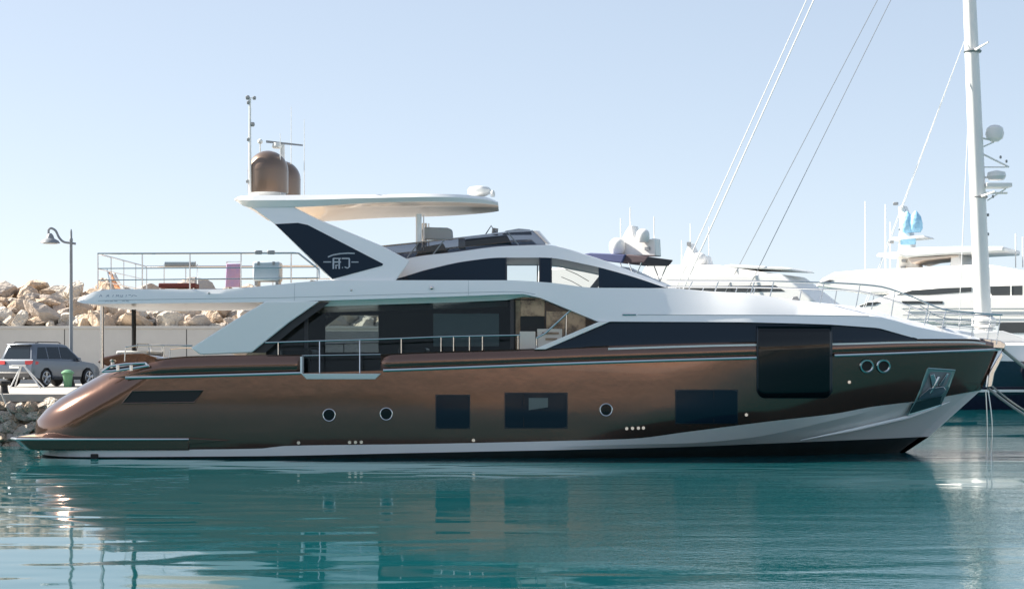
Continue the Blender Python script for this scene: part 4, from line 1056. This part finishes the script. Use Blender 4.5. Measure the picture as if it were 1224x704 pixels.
    b = MB(); b.box(-2.16, -1.90, -0.62, 0.62, 1.66, 1.70); b.build('spoiler', M['car'], c, bevel=0.015)
    for s in (1, -1):
        b = MB(); b.tube([(-2.42, 0.55*s, 0.36), (-2.2, 0.55*s, 0.36)], 0.045, 8); b.build('exhaust_pipe', M['steel'], c)
    return c
car_ = make_car(P(58.5, 460, 68.6).x, 68.8, math.radians(63)); car_.scale = (0.88, 1.0, 1.04)

# ================================================================== OTHER BOATS
def wxy(px, py, Y): q_ = P(px, py, Y); return (q_.x, q_.z)
def pbox(b, Y, pts, y0, y1, taper=None):
    """profile given as photograph points at distance Y, real thickness y0..y1 about Y"""
    q_ = [wxy(px, py, Y) for px, py in pts]
    b.prism(q_, y0, y1); return b
def boat_hull(b, x0, x1, beam, zs, zbow, n_=26, flare=1.0):
    """bow at x1 (may lie to the left)"""
    rows = []
    for i in range(n_+1):
        t = i/n_; x = x0+(x1-x0)*t
        w_ = beam/2*(1-max(0, (t-0.45)/0.55)**2.2); z = zs+(zbow-zs)*t**2
        ov = (x1-x0)*0.05*max(0, (t-0.6)/0.4)
        rows.append([(x-ov, 0, -0.7), (x-ov, -w_*0.75, -0.4), (x-ov*0.5, -w_*0.9, z*0.35), (x, -w_, z), (x, -w_*0.9, z+0.02), (x, 0, z+0.06), (x, w_*0.9, z+0.02), (x, w_, z), (x-ov*0.5, w_*0.9, z*0.35), (x-ov, w_*0.75, -0.4), (x-ov, 0, -0.7)])
    b.grid(rows); m_ = len(rows[0]); b.f.append(tuple(range(m_-1)))
    return b

# --- cruiser with a navy bimini, behind the wheelhouse
Y1 = 84.0
r1 = empty('motor_cruiser', (P(720, 400, Y1).x, Y1, 0), label='white motor cruiser with a navy and brown canvas awning and domes, behind the wheelhouse', cat='boat')
def loc(b, root):
    o = root.location; b.v = [(x-o.x, y-(o.y if abs(y) > 40 else 0), z-o.z) for x, y, z in b.v]; return b
b = MB(); boat_hull(b, P(640, 0, Y1).x, P(825, 0, Y1).x, 4.6, 1.9, 2.5); loc(b, r1).build('hull', M['boat_white'], r1, smooth=True)
b = MB(); pbox(b, Y1, [(660, 370), (665, 322), (735, 318), (790, 346), (800, 366)], -1.9, 1.9); loc(b, r1).build('cabin', M['boat_white'], r1, bevel=0.1)
b = MB(); pbox(b, Y1, [(712, 306), (722, 304.5), (746, 306.5), (762, 308), (758, 318), (742, 315.5)], -1.6, 1.6); loc(b, r1).build('awning', M['navy_cloth'], r1, bevel=0.05)
b = MB(); pbox(b, Y1, [(757, 309), (764, 307.8), (787, 311.5), (782, 318.5), (756, 317.5)], -1.5, 1.5); loc(b, r1).build('awning_skirt', M['brown_cloth'], r1, bevel=0.05)
for s in (-1.5, 1.5):
    for a, c in (((765, 318), (775, 346)), ((779, 318), (770, 340)), ((725, 308), (730, 330))):
        b = MB(); q0, q1 = wxy(*a, Y1), wxy(*c, Y1); b.tube([(q0[0], s, q0[1]), (q1[0], s, q1[1])], 0.025, 6); loc(b, r1).build('awning_pole', M['steel'], r1)
b = MB(); pbox(b, Y1, [(735, 307), (750, 278), (754, 272), (758, 272), (760, 285), (768, 290), (783, 288), (784, 309)], -0.35, 0.35); loc(b, r1).build('radar_arch', M['boat_white'], r1, bevel=0.06)
for px, py, r in ((743, 297, 0.36), (772, 286, 0.3)):
    b = MB(); q0 = wxy(px, py, Y1); b.lathe([(r*.7, -r), (r, -r*.4), (r, r*.3)]+[(r*math.cos(k*.31)+.001, r*.3+r*math.sin(k*.31)) for k in range(1, 6)], (q0[0], -0.6, q0[1]), 16); loc(b, r1).build('satellite_dome', M['boat_white'], r1, smooth=True)
for px, y0_ in ((752, 250), (741, 262), (779, 262)):
    b = MB(); q0, q1 = wxy(px, y0_, Y1), wxy(px, 300, Y1); b.tube([(q0[0], 0, q0[1]), (q1[0], 0, q1[1])], 0.02, 5); loc(b, r1).build('whip_antenna', M['boat_white'], r1)
b = MB(); q0 = wxy(775, 300, Y1); b.box(q0[0]-0.12, q0[0]+0.12, -0.42, -0.34, q0[1]-0.08, q0[1]+0.08); loc(b, r1).build('horn', M['grey_metal'], r1)

# --- long low white flybridge yacht, behind the fore deck
Y2 = 98.0
r2 = empty('flybridge_yacht', (P(860, 400, Y2).x, Y2, 0), label='long low white flybridge yacht with a slim radar mast, behind the fore deck rails', cat='yacht')
b = MB(); boat_hull(b, P(770, 0, Y2).x, P(1010, 0, Y2).x, 5.4, 3.2, 4.4); loc(b, r2).build('hull', M['boat_white'], r2, smooth=True)
b = MB(); pbox(b, Y2, [(780, 380), (783, 330), (940, 332), (955, 345), (985, 372)], -2.1, 2.1); loc(b, r2).build('deckhouse', M['boat_white'], r2, bevel=0.12)
b = MB(); pbox(b, Y2, [(784, 331), (792, 316), (870, 319), (925, 330), (940, 333)], -1.9, 1.9); loc(b, r2).build('flybridge', M['boat_white'], r2, bevel=0.1)
b = MB(); pbox(b, Y2, [(868, 322), (885, 319), (948, 325), (952, 328)], -1.9, 1.9); loc(b, r2).build('hardtop', M['boat_white'], r2, bevel=0.06)
b = MB(); pbox(b, Y2, [(818, 319), (826, 296), (829, 289), (832, 296), (836, 305), (848, 306), (852, 320)], -0.4, 0.4); loc(b, r2).build('radar_mast', M['boat_white'], r2, bevel=0.08)
b = MB(); q0 = wxy(841, 310, Y2); b.sphere((q0[0], -0.5, q0[1]), 0.42, 14); loc(b, r2).build('satellite_dome', M['boat_white'], r2, smooth=True)
b = MB(); q0 = wxy(829, 291, Y2); b.box(q0[0]-.1, q0[0]+.1, -.5, -.38, q0[1]-.12, q0[1]+.12); loc(b, r2).build('navigation_light', M['grey_metal'], r2)
for px, y0_ in ((825, 265), (846, 270), (815, 285)):
    b = MB(); q0, q1 = wxy(px, y0_, Y2), wxy(px, 315, Y2); b.tube([(q0[0], 0.3, q0[1]), (q1[0], 0.3, q1[1])], 0.02, 5); loc(b, r2).build('whip_antenna', M['boat_white'], r2)
b = MB(); pbox(b, Y2, [(800, 343), (935, 345), (945, 352), (800, 351)], -2.115, 2.115); loc(b, r2).build('window_band', M['win'], r2)

# --- superyacht on the right
Y3 = 114.0
r3 = empty('superyacht', (P(1130, 400, Y3).x, Y3, 0), label='large white superyacht with sky blue covers on its mast, behind the bow', cat='yacht')
b = MB(); boat_hull(b, P(1420, 0, Y3).x, P(985, 0, Y3).x, 7.4, 3.2, 4.6); loc(b, r3).build('hull', M['boat_white'], r3, smooth=True)
def tier(name, pts, hw_, m='boat_white', bev=0.15):
    b = MB(); pbox(b, Y3, pts, -hw_, hw_); return loc(b, r3).build(name, M[m], r3, bevel=bev)
tier('main_deck_house', [(1020, 385), (1050, 366), (1090, 358), (1130, 356), (1420, 360), (1420, 395)], 3.2)
tier('bridge_deck', [(1050, 366), (1085, 352), (1140, 343), (1420, 343), (1420, 372), (1100, 369)], 3.0)
tier('upper_deck', [(1003, 341), (1012, 331), (1024, 324.5), (1060, 322), (1100, 322), (1180, 320), (1195, 323), (1235, 333), (1420, 333), (1420, 348), (1100, 352), (1060, 352)], 2.8)
for nm, pts in (('bridge_window', [(1092, 353), (1108, 348.5), (1138, 347), (1168, 346.5), (1168, 351.5), (1125, 354.5)]),
                ('bridge_window', [(1184, 346), (1300, 346), (1300, 360.5), (1190, 360.5)]),
                ('main_window', [(1098, 361), (1140, 362), (1140, 365), (1100, 364.5)]),
                ('fore_window', [(1053, 366), (1064, 361.5), (1076, 361.5), (1070, 365)]),
                ('main_window', [(1196, 388), (1300, 387), (1300, 400), (1196, 400)]),
                ('skylight', [(1010, 337), (1020, 333.5), (1024, 334), (1018, 338)])):
    tier(nm, pts, 3.03 if 'bridge' in nm else (3.23 if nm != 'skylight' else 2.83), 'win', 0)
for px in (1207, 1219):
    b = MB(); q0 = wxy(px, 346, Y3); q1 = wxy(px, 360.5, Y3); b.box(q0[0]-0.04, q0[0]+0.04, -3.06, -2.9, q1[1], q0[1]); loc(b, r3).build('window_post', M['boat_white'], r3)
# mast with covered domes
tier('radar_mast', [(1080, 325), (1082, 300), (1084, 262), (1082, 246), (1088, 243), (1094, 262), (1098, 300), (1108, 325)], 0.5, 'boat_white', 0.1)
tier('mast_yard', [(1064, 305.5), (1066, 302), (1098, 300.5), (1100, 306)], 1.6, 'boat_white', 0.05)
tier('mast_yard', [(1076, 283), (1112, 282), (1114, 284), (1078, 286)], 1.2, 'boat_white', 0.03)
tier('hardtop', [(1086, 303), (1100, 297.5), (1150, 298), (1198, 300), (1198, 306), (1130, 307.5), (1098, 309)], 2.4, 'boat_white', 0.1)
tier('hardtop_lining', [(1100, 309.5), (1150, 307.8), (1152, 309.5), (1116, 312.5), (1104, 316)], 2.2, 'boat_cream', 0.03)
tier('hardtop_leg', [(1144, 307), (1152, 307), (1156, 326), (1142, 326)], 2.0, 'boat_white', 0.05)
for px, py, rw in ((1093, 264, 0.44), (1102, 264, 0.42)):
    q0 = wxy(px, py+9, Y3); b = MB(); b.lathe([(rw*0.7, -0.25), (rw, 0.0), (rw, 0.35), (rw*0.75, 0.85), (rw*0.3, 1.15), (0.05, 1.25)], (q0[0], -0.7, q0[1]), 16); loc(b, r3).build('dome_cover', M['blue_cover'], r3, smooth=True)
b = MB(); q0 = wxy(1093, 290, Y3); b.box(q0[0]-0.4, q0[0]+0.5, -0.8, -0.5, q0[1]-0.1, q0[1]+0.45); loc(b, r3).build('instrument_cover', M['blue_cover'], r3, bevel=0.05)
for px, py in ((1081, 242), (1087, 273), (1098, 275), (1090, 311), (1076, 288), (1089, 319)):
    q0 = wxy(px, py, Y3); b = MB(); b.box(q0[0]-0.14, q0[0]+0.14, -0.85, -0.6, q0[1]-0.1, q0[1]+0.1); loc(b, r3).build('mast_light', M['grey_metal'], r3, bevel=0.02)
for px, y0_, y1_ in ((1043, 235, 326), (1065, 240, 326), (1070, 262, 326), (1200, 282, 322), (1207, 286, 322)):
    b = MB(); q0, q1 = wxy(px, y0_, Y3), wxy(px, y1_, Y3); b.tube([(q0[0], 0.4, q0[1]), (q1[0], 0.4, q1[1])], 0.035, 5); loc(b, r3).build('whip_antenna', M['boat_white'], r3)
q0 = wxy(1219, 318, Y3); b = MB(); b.lathe([(0.3, -1.0), (0.5, -0.6), (0.5, 0.3)]+[(0.5*math.cos(k*.31)+.001, 0.3+0.5*math.sin(k*.31)) for k in range(1, 6)], (q0[0], 0, q0[1]), 16); loc(b, r3).build('satellite_dome', M['boat_white'], r3, smooth=True)
# its rails
for y_, ypx in ((-3.3, 372), (3.3, 375)):
    b = MB(); pts = [wxy(px, ypx-2+0.02*(px-1100), Y3) for px in (1100, 1160, 1230, 1300)]
    b.tube([(q[0], y_, q[1]) for q in pts], 0.035, 6)
    b.tube([(q[0], y_, q[1]-0.45) for q in pts], 0.025, 6); loc(b, r3).build('deck_rail', M['steel'], r3)

# --- sailing yacht: only its mast, rigging and navy hull show
Y4 = 95.0
mb = wxy(1176, 405, Y4); mt = wxy(1159, 0, Y4)
k_ = 1.55
mtop = (mb[0]+(mt[0]-mb[0])*k_, mb[1]+(mt[1]-mb[1])*k_)
r4 = empty('sailing_yacht', (mb[0], Y4, 0), label='navy hulled sailing yacht with thick white mast, radar brackets and long stays', cat='sailing yacht')
def L4(x, y, z): return (x-mb[0], y, z)
b = MB(); b.tube([L4(mb[0], 0, mb[1]), L4((mb[0]+mtop[0])/2, 0, (mb[1]+mtop[1])/2), L4(mtop[0], 0, mtop[1])], [0.50, 0.41, 0.28], 16); mast = b.build('mast', M['boat_white'], r4, smooth=True)
def on4(px, py, y=0): q_ = wxy(px, py, Y4); return L4(q_[0], y, q_[1])
b = MB()
for py in (62, 236):
    c = on4(1160+py*0.043, py)
    b.lathe([(0.46, -0.08), (0.52, 0), (0.46, 0.08)], c, 14)
b.build('mast_collar', M['grey_metal'], mast, smooth=True)
for py in (62, 236):
    for s in (-1, 1):
        c = on4(1160+py*0.043, py); b = MB(); b.tube([c, (c[0]+0.25, s*2.3, c[2]+0.1)], [0.09, 0.04], 8); b.build('spreader', M['boat_white'], mast, smooth=True)
# radar brackets
b = MB(); b.lathe([(0.22, -0.46), (0.46, -0.28), (0.54, 0.0), (0.46, 0.32), (0.26, 0.47), (0.04, 0.52)], on4(1189, 160), 16); b.build('satellite_dome', M['boat_white'], r4, smooth=True)
b = MB(); b.tube([on4(1172, 165), on4(1186, 168)], 0.06, 6); b.tube([on4(1170, 178), on4(1188, 170)], 0.05, 6); b.build('dome_bracket', M['boat_white'], r4)
b = MB(); b.tube([on4(1174, 184), on4(1190, 192), on4(1206, 200)], 0.06, 6); b.tube([on4(1176, 200), on4(1204, 200)], 0.045, 6); b.build('radar_bracket', M['boat_white'], r4)
b = MB(); q_ = on4(1190, 222); b.box(q_[0]-0.7, q_[0]+0.8, -0.6, 0.6, q_[2]-0.14, q_[2]+0.10); b.build('radar_platform', M['boat_white'], r4, bevel=0.03)
b = MB(); b.lathe([(0.44, -0.2), (0.56, 0), (0.5, 0.24), (0.1, 0.34)], on4(1191, 211), 14); b.tube([on4(1176, 212), on4(1191, 214)], 0.06, 6); b.build('radar_dome', M['boat_white'], r4, smooth=True)
b = MB(); b.tube([on4(1176, 231), on4(1204, 231)], 0.07, 6); b.tube([on4(1180, 240), on4(1202, 226)], 0.04, 6); b.build('platform_bracket', M['boat_white'], r4)
for px, py in ((1196, 188), (1203, 193), (1195, 208), (1187, 235), (1181, 257), (1181, 280)):
    b = MB(); b.lathe([(0.05, -0.09), (0.07, -0.03), (0.07, 0.05), (0.03, 0.09)], on4(px, py), 8); b.build('mast_light', M['grey_metal'], r4, smooth=True)
# deck house, boom and hull
b = MB(); hx0, hx1 = wxy(1420, 0, Y4)[0], wxy(880, 0, Y4)[0]; boat_hull(b, hx0, hx1, 6.2, 2.6, 3.2); loc(b, r4).build('hull', M['navy_hull'], r4, smooth=True)
b = MB(); b.box(wxy(1150, 0, Y4)[0]-mb[0], hx0-mb[0]-0.3, -3.14, -3.0, 0.98, 1.12); b.build('boot_stripe', M['boat_white'], r4)
b = MB(); b.solid([(wxy(1130, 0, Y4)[0]-mb[0], -3.12, 2.62), (hx0-mb[0], -3.12, 2.62), (hx0-mb[0], -2.9, 3.75), (wxy(1130, 0, Y4)[0]-mb[0], -2.9, 3.75)], [(wxy(1130, 0, Y4)[0]-mb[0], 3.12, 2.62), (hx0-mb[0], 3.12, 2.62), (hx0-mb[0], 2.9, 3.75), (wxy(1130, 0, Y4)[0]-mb[0], 2.9, 3.75)]); b.build('bulwark', M['boat_white'], r4, bevel=0.15)
b = MB(); b.prism([(q_[0]-mb[0], q_[1]) for q_ in (wxy(1120, 410, Y4), wxy(1145, 398, Y4), wxy(1190, 396, Y4), wxy(1215, 404, Y4), wxy(1330, 404, Y4), wxy(1330, 412, Y4))], -1.5, 1.5); b.build('deckhouse', M['boat_white'], r4, bevel=0.08)
b = MB(); q_ = on4(1176, 384); b.lathe([(0.55, -1.0), (0.5, -0.4), (0.7, -0.25), (0.72, 0.1), (0.5, 0.3)], q_, 12); b.build('winch_base', M['boat_white'], r4, smooth=True)
# stays: fore stays run down to the bow on the left
mk = lambda t, y=0: L4(mb[0]+(mtop[0]-mb[0])*t, y, mb[1]+(mtop[1]-mb[1])*t)
for (p0, p1, m_, rr, y_) in (((972, 0), (840, 292), 'boat_white', 0.045, -0.5), ((965, 0), (838, 280), 'boat_white', 0.035, 0.5), ((1064, 0), (905, 322), 'grey_metal', 0.022, -0.4), ((1050, 0), (882, 322), 'grey_metal', 0.022, 0.4), ((1160, 30), (1072, 240), 'boat_white', 0.018, -2.0), ((1161, 62), (1140, 300), 'boat_white', 0.022, -1.8), ((1160, 30), (1105, 200), 'boat_white', 0.022, 2.0)):
    a = Vector(on4(*p0, y_ if p0[1] == 0 else 0)); c = Vector(on4(*p1, y_)); d = a-c
    # run upwards to the mast line, downwards to deck level
    up = a+d*1.1 if p0[1] == 0 else a
    dn = c-d*((c.z-2.6)/d.z)
    b = MB(); b.tube([dn, up], rr, 6); b.build('stay', M[m_], r4, smooth=True)

Y5 = 95.0
c = P(1216, 442, Y5); fd = MB(); fd.lathe([(0.08, 1.3), (0.10, 0.95), (0.42, 0.75), (0.50, 0.2), (0.50, -0.4), (0.35, -0.85), (0.06, -1.0)], (0, 0, 0), 14)
o = fd.build('fender', M['buoy_grey'], smooth=True); o.location = (c.x, Y5-3.6, c.z); tag(o, 'fat grey fender hanging on the dark navy hull at the right edge', 'fender')

# --- mooring lines from the bow
def rope(pts, r, lab):
    b = MB(); b.tube(pts, r, 6); o = b.build('mooring_line', M['rope'], smooth=True); tag(o, lab, 'rope')
def sag(a, c, s, n_=16):
    a, c = Vector(a), Vector(c); out = []
    for i in range(n_+1):
        t = i/n_; q_ = a.lerp(c, t); q_.z -= 4*s*t*(1-t); out.append(q_)
    return out
A_ = P(1181, 464, YC)
rope(sag(A_, P(1275, 522, 50), 0.12), 0.045, 'thick pale mooring rope running from the stem down to the right')
rope(sag(P(1184, 460, YC), P(1290, 515, 52), 0.25), 0.025, 'thin slack mooring rope just above the thick one at the stem')
rope(sag(P(1199, 418, YC), P(1290, 480, 50), 0.10), 0.05, 'upper pale mooring rope running from the bow roller to the right')
for k, (x0_, x1_, lab) in enumerate(((1178, 1180, 'straight anchor chain hanging from the stem into the water'), (1181, 1186, 'bowed anchor chain hanging from the stem into the water'))):
    zz = P(1178, 466, YC)
    pts = [Vector((P(x0_+(x1_-x0_)*math.sin(t*3.1), 0, YC-0.1*k).x, YC-0.1*k, zz.z*(1-t)-0.6*t)) for t in frange(0, 1, 10)]
    b = MB(); b.tube(pts, 0.016, 6); tag(b.build('anchor_chain', M['steel'], smooth=True), lab, 'chain')

# boats beyond lie at an angle to the near yacht
for r_, a_ in ((r1, -30), (r2, -30), (r3, -30)):
    r_.rotation_euler = (0, 0, math.radians(a_)); r_.scale = (1/math.cos(math.radians(a_)), 1, 1)

# --- unseen hillside added behind the camera for bounce light and hull reflections
hm = mat('bounce_hillside', (0.68, 0.57, 0.46), 0.95, var=(0.2, 0.05, (0.20, 0.14, 0.10)), bump=(1.0, 1.0, 1.0))
b = MB(); rows = []
for j in range(26):
    y = -24-6*j; rows.append([(x, y, -1.5 + min(1, j/2)*2.2 + 24*(1-math.exp(-max(0, j-2)/7))*(0.7+0.5*vnoise(x*0.02, y*0.02, 5)) + 2.2*vnoise(x*0.12, y*0.12, 2)*min(1, j/3)) for x in frange(-180, 180, 90)])
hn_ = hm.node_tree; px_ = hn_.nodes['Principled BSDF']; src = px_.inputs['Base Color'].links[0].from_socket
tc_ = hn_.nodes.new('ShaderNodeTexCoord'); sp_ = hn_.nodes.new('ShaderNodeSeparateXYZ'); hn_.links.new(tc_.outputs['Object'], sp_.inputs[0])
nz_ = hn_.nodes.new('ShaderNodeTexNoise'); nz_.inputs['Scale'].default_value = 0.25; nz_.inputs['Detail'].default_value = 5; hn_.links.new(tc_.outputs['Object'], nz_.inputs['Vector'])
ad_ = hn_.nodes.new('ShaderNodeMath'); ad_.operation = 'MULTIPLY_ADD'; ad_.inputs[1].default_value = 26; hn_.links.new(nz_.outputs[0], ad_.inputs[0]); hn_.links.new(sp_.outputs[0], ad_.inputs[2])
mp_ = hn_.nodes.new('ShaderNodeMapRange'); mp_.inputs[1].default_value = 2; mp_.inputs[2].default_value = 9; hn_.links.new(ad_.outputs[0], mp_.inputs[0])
mx_ = hn_.nodes.new('ShaderNodeMix'); mx_.data_type = 'RGBA'; mx_.inputs[6].default_value = (0.07, 0.07, 0.05, 1)  # slope darkened on the stern side to dim what the aft hull mirrors
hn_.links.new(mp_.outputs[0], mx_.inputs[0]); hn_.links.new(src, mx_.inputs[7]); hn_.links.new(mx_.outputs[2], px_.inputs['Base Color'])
tag(MB().grid(rows).build('bounce_hills', hm, smooth=True), kind='structure')
b = MB(); b.box(-120, 120, -30, 5, -1.5, 0.95)  # unseen near quay, put in pale to bounce light onto the yacht
tag(b.build('quay', M['concrete'], bevel=0.05), kind='structure')
